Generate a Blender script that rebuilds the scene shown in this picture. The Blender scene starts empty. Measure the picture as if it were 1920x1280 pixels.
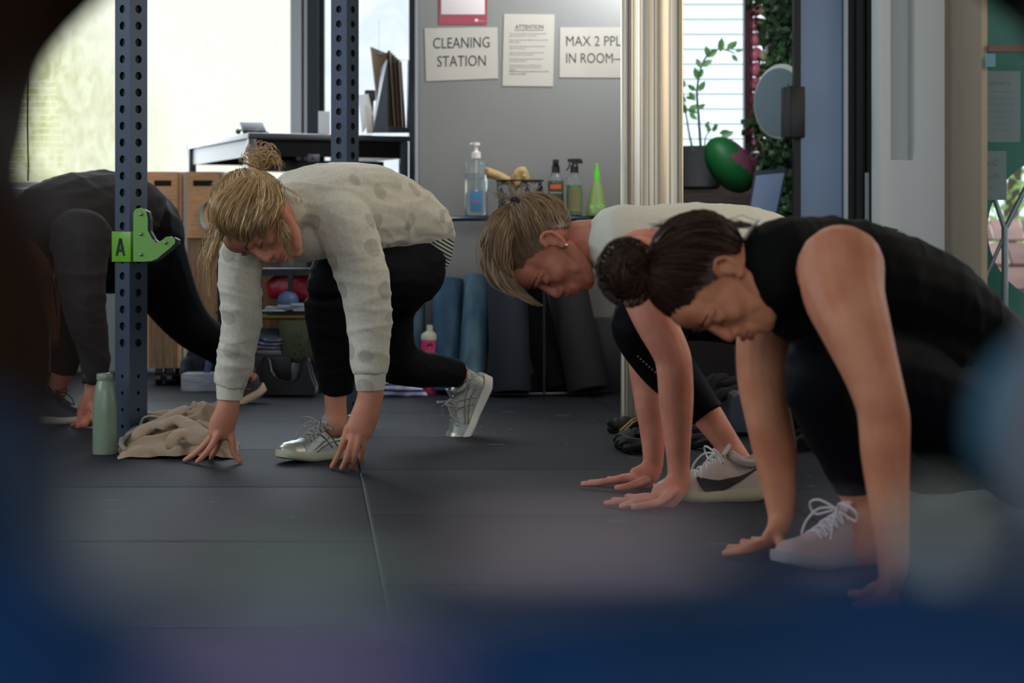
import bpy, bmesh, math, random
from mathutils import Vector, Matrix, noise
random.seed(7)
PI = math.pi
C = bpy.context.scene.collection
sc = bpy.context.scene

# ------------------------------------------------------------------ camera
FPX, HZ, CAMH = 3800.0, 460.0, 0.617      # focal length and horizon in pixels, lens height in metres
cam_data = bpy.data.cameras.new('camera')
cam = bpy.data.objects.new('camera', cam_data)
C.objects.link(cam)
cam.location = (0, 0, CAMH)
cam.rotation_euler = (PI/2, 0, 0)
cam_data.sensor_width = 36.0
cam_data.lens = 36.0*FPX/1920
cam_data.shift_y = -(640-HZ)/1920
cam_data.clip_start = 0.05
cam_data.dof.use_dof = True
cam_data.dof.focus_distance = 5.72
cam_data.dof.aperture_fstop = 4.0
sc.camera = cam

# ------------------------------------------------------------------ world, lights, exposure
world = bpy.data.worlds.new('daylight')
sc.world = world
world.use_nodes = True
bg = world.node_tree.nodes['Background']
bg.inputs['Color'].default_value = (0.80, 0.90, 1.0, 1)
bg.inputs['Strength'].default_value = 1.6

def area(name, loc, target, sx, sy, power, color):
    l = bpy.data.lights.new(name, 'AREA')
    l.shape = 'RECTANGLE'; l.size = sx; l.size_y = sy
    l.energy = power; l.color = color
    o = bpy.data.objects.new(name, l); C.objects.link(o)
    o.location = loc
    o.rotation_euler = (Vector(target)-Vector(loc)).to_track_quat('-Z', 'Y').to_euler()
    return o
# daylight through the tall frosted window at the back left and the windows of the left wall, then added fills
area('daylight_back_window', (-1.7, 9.5, 1.75), (-0.3, 4.0, 0.3), 2.6, 1.9, 80, (0.80, 0.90, 1.0))
area('daylight_left_window', (-3.35, 4.2, 1.9), (0.0, 5.2, 0.5), 2.6, 1.5, 60, (0.78, 0.88, 1.0))
area('added_front_fill', (0.8, -1.6, 2.35), (0.3, 5.5, 0.4), 3.0, 1.0, 17, (1.0, 0.88, 0.76))  # added warm fill from behind the camera, not a real door
area('added_top_fill', (0.2, 6.6, 2.85), (0.0, 5.2, 0.0), 1.4, 0.5, 16, (1.0, 0.86, 0.68))  # added overhead fill for backs and shoulders, no known lamp
area('added_right_fill', (2.95, 4.7, 1.9), (1.1, 6.4, 0.9), 1.6, 1.6, 32, (1.0, 0.82, 0.64))  # added warm fill from the right, aimed to brighten the white pier
area('added_panel_light', (0.60, 8.00, 2.15), (0.22, 8.66, 1.80), 0.20, 0.8, 20, (0.84, 0.91, 1.0)).data.spread = 2.4  # added lamp hidden by the column, brightens the right of the partition

sc.view_settings.view_transform = 'Standard'
sc.view_settings.look = 'None'
sc.view_settings.gamma = 1.0
sc.view_settings.use_curve_mapping = False
sc.view_settings.exposure = 0.0
sc.cycles.use_denoising = True
try: sc.cycles.denoiser = 'OPENIMAGEDENOISE'
except Exception: pass
sc.cycles.max_bounces = 6
sc.cycles.sample_clamp_indirect = 4.0

# ------------------------------------------------------------------ coordinates
def J(px, py, z):
    """the point seen at (px, py) of the photograph that stands z metres away from the lens"""
    return Vector(((px-960.0)/FPX*z, z, CAMH-(py-HZ)/FPX*z))
def ZF(py): return CAMH*FPX/(py-HZ)      # distance of a floor point seen at height py
def W(p, z): return p*z/FPX              # a width in pixels at distance z, in metres

# ------------------------------------------------------------------ materials
def lin(c):
    return tuple(((v/255)/12.92 if v/255 <= .04045 else ((v/255+.055)/1.055)**2.4) for v in c)
def M(name, rgb, rough=.6, metal=0.0, vary=None, bump=None, spec=.5, trans=0, ior=1.45, coat=0, sheen=0, sss=0, emit=None, alpha=1, stretch=None, rgb2=None):
    m = bpy.data.materials.new(name); m.use_nodes = True
    nt = m.node_tree; b = nt.nodes['Principled BSDF']
    c = lin(rgb)
    b.inputs['Base Color'].default_value = (*c, 1)
    b.inputs['Roughness'].default_value = rough
    b.inputs['Metallic'].default_value = metal
    b.inputs['Specular IOR Level'].default_value = spec
    b.inputs['IOR'].default_value = ior
    b.inputs['Transmission Weight'].default_value = trans
    b.inputs['Coat Weight'].default_value = coat
    b.inputs['Sheen Weight'].default_value = sheen
    b.inputs['Alpha'].default_value = alpha
    if sss:
        b.inputs['Subsurface Weight'].default_value = sss
        b.inputs['Subsurface Radius'].default_value = (.012, .005, .003)
        b.inputs['Subsurface Scale'].default_value = 1.0
    if emit:
        b.inputs['Emission Color'].default_value = (*lin(emit[0]), 1)
        b.inputs['Emission Strength'].default_value = emit[1]
    if vary or bump:
        tc = nt.nodes.new('ShaderNodeTexCoord'); mp = nt.nodes.new('ShaderNodeMapping')
        nt.links.new(tc.outputs['Object'], mp.inputs['Vector'])
        if stretch: mp.inputs['Scale'].default_value = stretch
    if vary:
        n = nt.nodes.new('ShaderNodeTexNoise'); n.inputs['Scale'].default_value = vary[0]; n.inputs['Detail'].default_value = 5
        nt.links.new(mp.outputs['Vector'], n.inputs['Vector'])
        r = nt.nodes.new('ShaderNodeMapRange'); r.inputs['From Min'].default_value = .3; r.inputs['From Max'].default_value = .7
        nt.links.new(n.outputs['Fac'], r.inputs['Value'])
        mx = nt.nodes.new('ShaderNodeMix'); mx.data_type = 'RGBA'
        c2 = lin(rgb2) if rgb2 else tuple(v*(1-vary[1]) for v in c)
        c1 = c if rgb2 else tuple(min(1, v*(1+vary[1])) for v in c)
        mx.inputs['A'].default_value = (*c1, 1); mx.inputs['B'].default_value = (*c2, 1)
        nt.links.new(r.outputs['Result'], mx.inputs['Factor'])
        nt.links.new(mx.outputs['Result'], b.inputs['Base Color'])
    if bump:
        n = nt.nodes.new('ShaderNodeTexNoise'); n.inputs['Scale'].default_value = bump[0]; n.inputs['Detail'].default_value = 4
        nt.links.new(mp.outputs['Vector'], n.inputs['Vector'])
        bp = nt.nodes.new('ShaderNodeBump'); bp.inputs['Strength'].default_value = bump[1]; bp.inputs['Distance'].default_value = bump[2] if len(bump) > 2 else .003
        nt.links.new(n.outputs['Fac'], bp.inputs['Height'])
        nt.links.new(bp.outputs['Normal'], b.inputs['Normal'])
    return m

# ------------------------------------------------------------------ mesh building
class MB:
    """collects closed shapes; build() links them as one mesh object"""
    def __init__(s): s.v = []; s.f = []; s.mi = []; s.attr = []; s.cur = 0; s.av = 0.0
    def add(s, vs, fs, mi=None):
        o = len(s.v)
        s.v += [Vector(v) for v in vs]; s.attr += [s.av]*len(vs)
        s.f += [tuple(i+o for i in f) for f in fs]; s.mi += [s.cur if mi is None else mi]*len(fs)
        return s
    def box(s, c, size, rot=None, bev=0.0):
        hx, hy, hz = [q/2 for q in size]
        c = Vector(c); R = rot or Matrix.Identity(3)
        if bev <= 0:
            vs = [Vector((x, y, z)) for x in (-hx, hx) for y in (-hy, hy) for z in (-hz, hz)]
            fs = [(0, 1, 3, 2), (4, 6, 7, 5), (0, 4, 5, 1), (2, 3, 7, 6), (0, 2, 6, 4), (1, 5, 7, 3)]
            return s.add([c+R@v for v in vs], fs)
        bm = bmesh.new(); bmesh.ops.create_cube(bm, size=1)
        for v in bm.verts: v.co = Vector((v.co.x*size[0], v.co.y*size[1], v.co.z*size[2]))
        bmesh.ops.bevel(bm, geom=bm.edges[:], offset=bev, segments=2, affect='EDGES', profile=.6)
        bm.verts.index_update()
        s.add([c+R@v.co for v in bm.verts], [tuple(v.index for v in f.verts) for f in bm.faces]); bm.free()
        return s
    def loft(s, st, ref=(0, 0, 1), n=14, cap='round', sub=3):
        """st: list of (point, ra, rb); ra lies along ref, rb across it"""
        st = [(Vector(a[0]), a[1], a[2] if len(a) > 2 else a[1]) for a in st]
        ref = Vector(ref)
        pts = []
        if len(st) > 2 and sub > 1:
            for i in range(len(st)-1):
                a = st[max(i-1, 0)]; b = st[i]; c = st[i+1]; d = st[min(i+2, len(st)-1)]
                for k in range(sub):
                    t = k/sub
                    def cr(w, x, y, z): return .5*((2*x)+(-w+y)*t+(2*w-5*x+4*y-z)*t*t+(-w+3*x-3*y+z)*t**3)
                    pts.append((cr(a[0], b[0], c[0], d[0]), max(1e-4, cr(a[1], b[1], c[1], d[1])), max(1e-4, cr(a[2], b[2], c[2], d[2]))))
            pts.append(st[-1])
        else: pts = st
        rings = []; N = len(pts); last = None
        tan = []
        for i in range(N):
            t = (pts[min(i+1, N-1)][0]-pts[max(i-1, 0)][0])
            t = t.normalized() if t.length > 1e-9 else Vector((0, 0, 1)); tan.append(t)
        frames = []
        for i in range(N):
            t = tan[i]; nn = ref-t*ref.dot(t)
            if nn.length < .15: nn = (last-t*last.dot(t)) if last is not None else t.orthogonal()
            elif last is not None and nn.dot(last) < 0: nn = -nn
            nn.normalize(); last = nn; frames.append((nn, t.cross(nn)))
        seq = []
        if cap == 'round':
            r0 = min(pts[0][1], pts[0][2])
            for k in (3, 2, 1):
                a = k*PI/2/3.4; seq.append((pts[0][0]-tan[0]*r0*math.sin(a), pts[0][1]*math.cos(a), pts[0][2]*math.cos(a), frames[0]))
        for i in range(N): seq.append((pts[i][0], pts[i][1], pts[i][2], frames[i]))
        if cap == 'round':
            r0 = min(pts[-1][1], pts[-1][2])
            for k in (1, 2, 3):
                a = k*PI/2/3.4; seq.append((pts[-1][0]+tan[-1]*r0*math.sin(a), pts[-1][1]*math.cos(a), pts[-1][2]*math.cos(a), frames[-1]))
        vs = []; fs = []
        for (p, ra, rb, (a, b)) in seq:
            for k in range(n):
                w = 2*PI*k/n; vs.append(p+a*ra*math.cos(w)+b*rb*math.sin(w))
        m = len(seq)
        for i in range(m-1):
            for k in range(n):
                k2 = (k+1) % n
                fs.append((i*n+k, i*n+k2, (i+1)*n+k2, (i+1)*n+k))
        if cap != 'open':
            fs.append(tuple(range(n))[::-1]); fs.append(tuple(range((m-1)*n, m*n)))
        return s.add(vs, fs)
    def tube(s, pts, r, n=8, cap='flat', sub=1):
        r = r if isinstance(r, (list, tuple)) else [r]*len(pts)
        return s.loft([(p, q, q) for p, q in zip(pts, r)], ref=(.13, .31, .94), n=n, cap=cap, sub=sub)
    def ell(s, c, r, rot=None, n=14, m=10):
        c = Vector(c); R = rot or Matrix.Identity(3)
        if not isinstance(r, (tuple, list)): r = (r, r, r)
        vs = [c+R@Vector((0, 0, r[2]))]
        for i in range(1, m):
            a = PI*i/m
            for k in range(n):
                w = 2*PI*k/n
                vs.append(c+R@Vector((r[0]*math.sin(a)*math.cos(w), r[1]*math.sin(a)*math.sin(w), r[2]*math.cos(a))))
        vs.append(c+R@Vector((0, 0, -r[2])))
        fs = [(0, 1+k, 1+(k+1) % n) for k in range(n)]
        for i in range(m-2):
            for k in range(n):
                a = 1+i*n; fs.append((a+k, a+n+k, a+n+(k+1) % n, a+(k+1) % n))
        L = len(vs)-1; a = 1+(m-2)*n
        fs += [(a+k, L, a+(k+1) % n) for k in range(n)]
        return s.add(vs, fs)
    def lathe(s, prof, c=(0, 0, 0), rot=None, n=28, sx=1, sy=1):
        """prof: (radius, z) from bottom to top"""
        c = Vector(c); R = rot or Matrix.Identity(3); vs = []; fs = []
        for (r, z) in prof:
            r = max(r, 1e-5)
            for k in range(n):
                w = 2*PI*k/n; vs.append(c+R@Vector((r*sx*math.cos(w), r*sy*math.sin(w), z)))
        m = len(prof)
        for i in range(m-1):
            for k in range(n): fs.append((i*n+k, i*n+(k+1) % n, (i+1)*n+(k+1) % n, (i+1)*n+k))
        fs.append(tuple(range(n))[::-1]); fs.append(tuple(range((m-1)*n, m*n)))
        return s.add(vs, fs)
    def prism(s, poly, a, b, fr=None):
        """poly: 2-D outline (u, v); extruded from w=a to w=b; fr: 3-D function of (u, v, w)"""
        fr = fr or (lambda u, v, w: Vector((u, w, v)))
        n = len(poly); vs = [fr(u, v, a) for u, v in poly]+[fr(u, v, b) for u, v in poly]
        fs = [tuple(range(n)), tuple(range(n, 2*n))[::-1]]
        fs += [(i, i+n, (i+1) % n+n, (i+1) % n) for i in range(n)]
        return s.add(vs, fs)
    def mesh(s, name, mats):
        me = bpy.data.meshes.new(name); me.from_pydata([tuple(v) for v in s.v], [], s.f)
        for m in (mats if isinstance(mats, (list, tuple)) else [mats]): me.materials.append(m)
        if any(s.mi): me.polygons.foreach_set('material_index', s.mi)
        if any(s.attr):
            at = me.attributes.new('shade', 'FLOAT', 'POINT'); at.data.foreach_set('value', s.attr)
        bm = bmesh.new(); bm.from_mesh(me); bmesh.ops.recalc_face_normals(bm, faces=bm.faces); bm.to_mesh(me); bm.free()
        return me

def local(mesh, parent):
    """parts are built in world coordinates and moved into the frame of their thing"""
    if parent is None: return
    q = parent; mw = Matrix.Identity(4)
    while q is not None:
        mw = q.matrix_basis @ mw; q = q.parent
    mesh.transform(mw.inverted())
def link(name, mesh, parent=None, smooth=True, ang=40):
    o = bpy.data.objects.new(name, mesh); C.objects.link(o)
    if parent is not None: o.parent = parent
    if smooth:
        try: mesh.shade_smooth_by_angle = None
        except Exception: pass
        for p in mesh.polygons: p.use_smooth = True
        bm = bmesh.new(); bm.from_mesh(mesh)
        a = math.radians(ang)
        for e in bm.edges:
            if len(e.link_faces) == 2 and e.calc_face_angle(0) > a: e.smooth = False
        bm.to_mesh(mesh); bm.free()
    return o
def obj(name, mb, mat, parent=None, smooth=True, at=None, ang=40):
    me = mb.mesh(name, mat)
    if at is not None:                       # a top-level mesh gets its origin at its base
        me.transform(Matrix.Translation(-Vector(at)))
    else: local(me, parent)
    o = link(name, me, parent, smooth, ang)
    if at is not None: o.location = at
    return o
def tag(o, label=None, cat=None, group=None, kind=None):
    if label: o['label'] = label
    if cat: o['category'] = cat
    if group: o['group'] = group
    if kind: o['kind'] = kind
    return o
def thing(name, loc, label, cat, group=None, rotz=0):
    o = bpy.data.objects.new(name, None); C.objects.link(o)
    o.empty_display_size = .1
    o.location = loc; o.rotation_euler = (0, 0, rotz)
    o.matrix_basis = Matrix.Translation(Vector(loc)) @ Matrix.Rotation(rotz, 4, 'Z')
    return tag(o, label, cat, group)
def struct(name, mb, mat, smooth=False):
    return tag(obj(name, mb, mat, None, smooth), kind='structure')
def copy_tree(o, loc, rotz=None, label=None):
    def cp(a, par):
        c = a.copy(); C.objects.link(c); c.parent = par
        for ch in a.children: cp(ch, c)
        return c
    r = cp(o, None); r.location = loc
    if rotz is not None: r.rotation_euler = (0, 0, rotz)
    if label: r['label'] = label
    return r
def fused(name, mb, mat, parent, voxel=.006, smooth=3, disp=None, factor=.5):
    """melts overlapping closed shapes into one continuous skin"""
    me = mb.mesh(name+'_raw', mat)
    t = bpy.data.objects.new('raw', me); C.objects.link(t)
    r = t.modifiers.new('r', 'REMESH'); r.mode = 'VOXEL'; r.voxel_size = voxel
    if smooth:
        q = t.modifiers.new('s', 'SMOOTH'); q.iterations = smooth; q.factor = factor
    dg = bpy.context.evaluated_depsgraph_get(); dg.update()
    ev = t.evaluated_get(dg)
    out = bpy.data.meshes.new_from_object(ev)
    bpy.data.objects.remove(t); bpy.data.meshes.remove(me)
    out.name = name
    if not out.materials:
        for m in (mat if isinstance(mat, (list, tuple)) else [mat]): out.materials.append(m)
    for p in out.polygons: p.material_index = 0
    if disp:
        ns = [v.normal.copy() for v in out.vertices]
        for v, nn in zip(out.vertices, ns):
            v.co += nn*disp(v.co)
    local(out, parent)
    o = bpy.data.objects.new(name, out); C.objects.link(o); o.parent = parent
    for p in out.polygons: p.use_smooth = True
    return o
def rotm(x=0, y=0, z=0):
    return (Matrix.Rotation(math.radians(z), 3, 'Z') @ Matrix.Rotation(math.radians(y), 3, 'Y') @ Matrix.Rotation(math.radians(x), 3, 'X'))
def frame(fwd, up):
    """columns: right, forward, up"""
    f = Vector(fwd).normalized(); u = Vector(up); u = (u-f*u.dot(f)).normalized(); r = f.cross(u)
    return Matrix((r, f, u)).transposed()
def text(name, body, mat, parent, frm, height, anchor='LEFT', depth=.0004, bold=False, width=None):
    """a line of lettering; frm maps (u, v) on the sheet to the world; height is the cap height"""
    cu = bpy.data.curves.new(name, 'FONT'); cu.body = body; cu.size = 1; cu.align_x = anchor; cu.extrude = .0
    cu.resolution_u = 3
    if bold: cu.offset = .012
    t = bpy.data.objects.new('t', cu); C.objects.link(t)
    dg = bpy.context.evaluated_depsgraph_get(); dg.update()
    me = bpy.data.meshes.new_from_object(t.evaluated_get(dg)); bpy.data.objects.remove(t)
    k = height/.69
    kx = k
    if width:
        xs = [v.co.x for v in me.vertices]; kx = width/max(1e-6, max(xs)-min(xs))
    for v in me.vertices: v.co = frm(v.co.x*kx, v.co.y*k)
    me.materials.clear(); me.materials.append(mat); me.name = name
    local(me, parent)
    o = bpy.data.objects.new(name, me); C.objects.link(o); o.parent = parent
    return o
# ================================================================== SETTING
m_sub = M('subfloor', (92, 96, 98), .8)
m_mat = M('rubber_mat', (27, 30, 36), .62, vary=(3.0, .28), bump=(420, .5, .002), spec=.17)
m_mat2 = M('rubber_mat_worn', (30, 31, 36), .66, vary=(2.2, .3), bump=(420, .5, .002), spec=.15)
m_scuff = M('chalk_scuff', (120, 122, 124), .8)
m_panel = M('brushed_panel', (124, 122, 116), .42, .35, vary=(1.2, .08), bump=(300, .05, .0005))
m_white = M('white_paint', (230, 234, 234), .6, bump=(60, .12, .002))
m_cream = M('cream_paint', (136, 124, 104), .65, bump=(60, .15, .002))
m_ceil = M('ceiling_paint', (190, 190, 186), .8)
m_dwall = M('warm_wall', (120, 108, 96), .75)
m_alu = M('aluminium', (150, 152, 152), .35, .8)
m_black = M('black_metal', (22, 23, 26), .42, .3)
m_blackp = M('black_plastic', (16, 17, 19), .4)
m_dgrey = M('dark_grey_metal', (48, 52, 58), .45, .4)

# ---- floor: subfloor slab and one-metre rubber mats, each a piece of the floor
fl = MB(); fl.box((0, 4.5, -.022), (9.0, 13.0, .02))
floor = struct('floor', fl, m_sub)
KX = -.098
cols = {}
def mat_piece(x0, y0, w, d, mt):
    g = .0022; h = .012; b = .004
    vs = []
    for (z, i) in ((-h, 0), (-b*.4, 0), (0, b)):
        for (a, c) in ((0, 0), (1, 0), (1, 1), (0, 1)):
            xx = x0+(g+i if a == 0 else w-g-i); dy = (g+i if c == 0 else d-g-i)
            vs.append((xx+KX*(dy), y0+dy, z))
    fs = [(3, 2, 1, 0)]+[(k, (k+1) % 4, 4+(k+1) % 4, 4+k) for k in range(4)]+[(4+k, 4+(k+1) % 4, 8+(k+1) % 4, 8+k) for k in range(4)]+[(8, 9, 10, 11)]
    mb = MB(); mb.add(vs, fs)
    o = obj('floor_mat', mb, mt, floor, smooth=False)
    return o
offs = {-4: 5.30, -3: 5.2, -2: 5.60, -1: 5.18, 0: 5.585, 1: 5.13, 2: 5.5, 3: 5.2}
for c in range(-4, 4):
    y0 = offs[c] - .95*6
    for r in range(12):
        ys = y0+.95*r
        if ys < -.3 or ys > 10.2: continue
        xs = -.4187 + c*1.0 + KX*(ys-5.583)
        mat_piece(xs, ys, 1.0, .95, m_mat if (c*3+r) % 3 else m_mat2)
sp = MB()
for k in range(70):
    x, y = random.uniform(-1.6, 1.4), random.uniform(4.0, 7.6)
    if k < 24: x, y = random.uniform(-.7, .3), random.uniform(6.2, 7.4)
    a = random.uniform(.002, .010) if k % 4 else .03
    sp.ell((x, y, .0003), (a, .0022, .0007), n=7, m=4)
tag(obj('chalk_scuff', sp, m_scuff, floor), kind='stuff')
st_ = MB(); y_ = 3.3; P0 = lambda y: -.4187+KX*(y-5.583)
st_.add([(P0(3.3)-.0016, 3.3, .0006), (P0(3.3)+.0016, 3.3, .0006), (P0(5.5)+.0016, 5.5, .0006), (P0(5.5)-.0016, 5.5, .0006), (P0(3.3)-.0016, 3.3, -.004), (P0(3.3)+.0016, 3.3, -.004), (P0(5.5)+.0016, 5.5, -.004), (P0(5.5)-.0016, 5.5, -.004)], [(0, 1, 2, 3), (7, 6, 5, 4), (0, 4, 5, 1), (1, 5, 6, 2), (2, 6, 7, 3), (3, 7, 4, 0)])
obj('seam_strip', st_, M('worn_seam', (84, 92, 102), .7), floor, False)

def wallbox(name, x0, x1, y0, y1, z0, z1, mat):
    mb = MB(); mb.box(((x0+x1)/2, (y0+y1)/2, (z0+z1)/2), (x1-x0, y1-y0, z1-z0)); return struct(name, mb, mat)
# ---- ceiling and the walls beside and behind the lens
mb_c = MB(); mb_c.box((-.4, 2.6, 2.95), (7.6, 9.6, .1)); mb_c.box((-1.225, 9.2, 2.95), (5.95, 3.6, .1)); struct('ceiling', mb_c, m_ceil)
lw = MB()
lw.box((-4.15, 1.0, 1.45), (.1, 6.2, 2.9)); lw.box((-4.15, 8.2, 1.45), (.1, 4.0, 2.9)); lw.box((-4.15, 5.15, .5), (.1, 2.2, 1.0)); lw.box((-4.15, 5.15, 2.75), (.1, 2.2, .3))
struct('wall_left', lw, m_dwall)
rw = MB(); rw.box((3.35, 1.4, 1.45), (.1, 7.0, 2.9)); rw.box((3.35, 6.1, 2.6), (.1, 2.4, .6)); rw.box((3.35, 6.1, .25), (.1, 2.4, .5))
struct('wall_right', rw, m_dwall)
# ---- back wall, left half, with two frosted windows (9.9 m from the lens)
ZB = 9.9
def X(px, z): return (px-960)/FPX*z
bw = MB()
xa, xb, xc, xd = X(-160, ZB), X(563, ZB), X(596, ZB), X(778, ZB)
def bx(x0, x1, z0, z1, y0=ZB, y1=ZB+.14): bw.box(((x0+x1)/2, (y0+y1)/2, (z0+z1)/2), (x1-x0, y1-y0, z1-z0))
bx(-4.2, xa, 0, 2.9); bx(xa, -.35, 0, .88); bx(xa, -.35, 2.45, 2.9); bx(xb, xc, .88, 2.45); bx(xd, -.35, .88, 2.45)
struct('wall_back', bw, M('back_wall_paint', (150, 156, 158), .7))

def window_mat(name, c1, c2, scale, stren, streak=(1, 1, 1), grad=None):
    m = bpy.data.materials.new(name); m.use_nodes = True; nt = m.node_tree; b = nt.nodes['Principled BSDF']
    tc = nt.nodes.new('ShaderNodeTexCoord'); mp = nt.nodes.new('ShaderNodeMapping'); mp.inputs['Scale'].default_value = streak
    mp.inputs['Rotation'].default_value = (0, .5, 0)
    nt.links.new(tc.outputs['Object'], mp.inputs['Vector'])
    n = nt.nodes.new('ShaderNodeTexNoise'); n.inputs['Scale'].default_value = scale; n.inputs['Detail'].default_value = 6; n.inputs['Distortion'].default_value = .8
    nt.links.new(mp.outputs['Vector'], n.inputs['Vector'])
    r = nt.nodes.new('ShaderNodeMapRange'); r.inputs['From Min'].default_value = .35; r.inputs['From Max'].default_value = .65
    nt.links.new(n.outputs['Fac'], r.inputs['Value'])
    mx = nt.nodes.new('ShaderNodeMix'); mx.data_type = 'RGBA'
    mx.inputs['A'].default_value = (*lin(c1), 1); mx.inputs['B'].default_value = (*lin(c2), 1)
    nt.links.new(r.outputs['Result'], mx.inputs['Factor'])
    # what stands outdoors behind the frosted glass: a hedge to the left, open sky to the right
    if grad:
        sx = nt.nodes.new('ShaderNodeSeparateXYZ'); nt.links.new(tc.outputs['Object'], sx.inputs[0])
        n2 = nt.nodes.new('ShaderNodeTexNoise'); n2.inputs['Scale'].default_value = 1.3; nt.links.new(tc.outputs['Object'], n2.inputs['Vector'])
        ad = nt.nodes.new('ShaderNodeMath'); ad.operation = 'MULTIPLY_ADD'; ad.inputs[1].default_value = 1.0
        nt.links.new(n2.outputs['Fac'], ad.inputs[0]); nt.links.new(sx.outputs['X'], ad.inputs[2])
        g = nt.nodes.new('ShaderNodeMapRange'); g.inputs['From Min'].default_value = grad[0]+.5; g.inputs['From Max'].default_value = grad[1]+.5
        nt.links.new(ad.outputs[0], g.inputs['Value'])
        m2 = nt.nodes.new('ShaderNodeMix'); m2.data_type = 'RGBA'
        nt.links.new(g.outputs['Result'], m2.inputs['Factor']); nt.links.new(mx.outputs['Result'], m2.inputs['A'])
        m2.inputs['B'].default_value = (*lin(grad[2]), 1)
        src = m2.outputs['Result']
    else: src = mx.outputs['Result']
    nt.links.new(src, b.inputs['Emission Color']); b.inputs['Emission Strength'].default_value = stren
    b.inputs['Base Color'].default_value = (.1, .1, .1, 1); b.inputs['Roughness'].default_value = .25
    bp = nt.nodes.new('ShaderNodeBump'); bp.inputs['Strength'].default_value = .6; bp.inputs['Distance'].default_value = .01
    nt.links.new(n.outputs['Fac'], bp.inputs['Height']); nt.links.new(bp.outputs['Normal'], b.inputs['Normal'])
    return m
m_frost = window_mat('frosted_glass', (186, 192, 112), (232, 238, 196), 20, 1.0, (1.0, 1, .5), (-2.45, -1.75, (250, 255, 240)))
m_frost2 = window_mat('white_glass', (222, 236, 248), (240, 248, 252), 6, 1.05)
def window(n, x0, x1, z0, z1, glass, fm, y=ZB, w=.05, sill=None):
    mb = MB()
    mb.box(((x0+x1)/2, y+.05, z0+w/2), (x1-x0, .07, w)); mb.box(((x0+x1)/2, y+.05, z1-w/2), (x1-x0, .07, w))
    mb.box((x0+w/2, y+.05, (z0+z1)/2), (w, .07, z1-z0-2*w)); mb.box((x1-w/2, y+.05, (z0+z1)/2), (w, .07, z1-z0-2*w))
    r = struct('window_%d' % n, mb, fm)
    g = MB(); g.box(((x0+x1)/2, y+.05, (z0+z1)/2), (x1-x0-2*w, .006, z1-z0-2*w)); obj('pane', g, glass, r, False)
    return r
w1 = window(1, xa, xb, .88, 2.45, m_frost, m_alu)
w2 = window(2, xc, xd, .88, 2.45, m_frost2, M('dark_frame', (40, 46, 54), .5), w=.03)
ms = M('blind_slat', (235, 240, 225), .5, emit=((225, 232, 215), .75))  # emission stands in for daylight coming through the slats
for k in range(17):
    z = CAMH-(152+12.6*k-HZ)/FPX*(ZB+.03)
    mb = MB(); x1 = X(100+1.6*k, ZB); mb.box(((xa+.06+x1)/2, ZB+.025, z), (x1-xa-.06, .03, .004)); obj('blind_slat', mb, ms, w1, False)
mb = MB(); mb.tube([(X(51, ZB), ZB-.01, 1.55), (X(51, ZB), ZB-.01, 1.2), (X(53, ZB), ZB-.01, 1.0), (X(52, ZB), ZB-.01, .93)], .004, 6); obj('blind_cord', mb, m_black, w1)
mb = MB(); mb.box((X(560, ZB)+.005, ZB-.02, 1.67), (.025, .04, 1.58)); mb.box((X(576, ZB), ZB-.02, 1.67), (.02, .05, 1.58)); struct('trim_1', mb, m_alu)
mb = MB(); mb.box((X(588, ZB), ZB-.02, 1.45), (.055, .06, 2.9)); struct('trim_2', mb, m_dgrey)

# ---- the brushed grey partition behind the cleaning station
ZP = 8.66
wallbox('wall_partition', X(785, ZP), .67, ZP, ZP+.08, 0, 2.9, m_panel)
mb = MB(); mb.box((X(785, ZP)-.008, ZP+.035, 1.45), (.014, .09, 2.9)); struct('trim_3', mb, m_alu)
wallbox('baseboard_partition', X(785, ZP), .67, ZP-.012, ZP, 0, .07, m_black)
wallbox('wall_passage_right', 1.40, 1.5, 8.1, 10.5, 0, 2.9, m_dwall)
wallbox('wall_passage_side', .60, .67, ZP+.08, 10.6, 0, 2.9, m_dwall)

# ---- fluted metal column, 6.84 m away
mb = MB(); cx, cy, N = X(1222, 6.95), 6.95, 176; R = .108; ring = []
for k in range(N):
    a = 2*PI*k/N; ph = (k % 16)/16
    r = R*(1 - (.075 if ph < .28 else (.02 if ph < .5 else (.05 if ph < .68 else 0))))
    ring.append((r*math.cos(a), r*math.sin(a)))
mb.prism(ring, 0, 2.9, lambda u, v, w: Vector((cx+u, cy+v, w)))
struct('column', mb, M('fluted_metal', (182, 172, 154), .30, .85, bump=(40, .15, .002), stretch=(1, 1, .2)), smooth=False)

# ---- passage behind the column: louvre window, ledge, leaf wall
ZL = 10.5
xl0, xl1 = X(1262, ZL), X(1396, ZL)
pw = MB()
def pb(x0, x1, z0, z1, y0=ZL, y1=ZL+.12): pw.box(((x0+x1)/2, (y0+y1)/2, (z0+z1)/2), (x1-x0, y1-y0, z1-z0))
zs = CAMH-(292-HZ)/FPX*ZL
pb(.6, 1.5, 0, zs); pb(.6, 1.5, 2.5, 2.9); pb(.6, xl0, zs, 2.5); pb(X(1440, ZL), 1.5, zs, 2.5)
struct('wall_passage', pw, m_dwall)
mb = MB(); mr = M('dark_red_frame', (92, 34, 40), .45)
for (x, w) in ((xl1+.012, .03), (xl1+.035, .012), (xl0, .03)): mb.box((x, ZL+.02, (zs+2.5)/2), (w, .09, 2.5-zs))
w3 = struct('window_3', mb, mr)
m_glass = M('louvre_glass', (235, 248, 245), .03, trans=1, ior=1.1, spec=.3)
m_edge = M('louvre_clip', (70, 72, 74), .5)
k = 0; z = zs+.01
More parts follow.
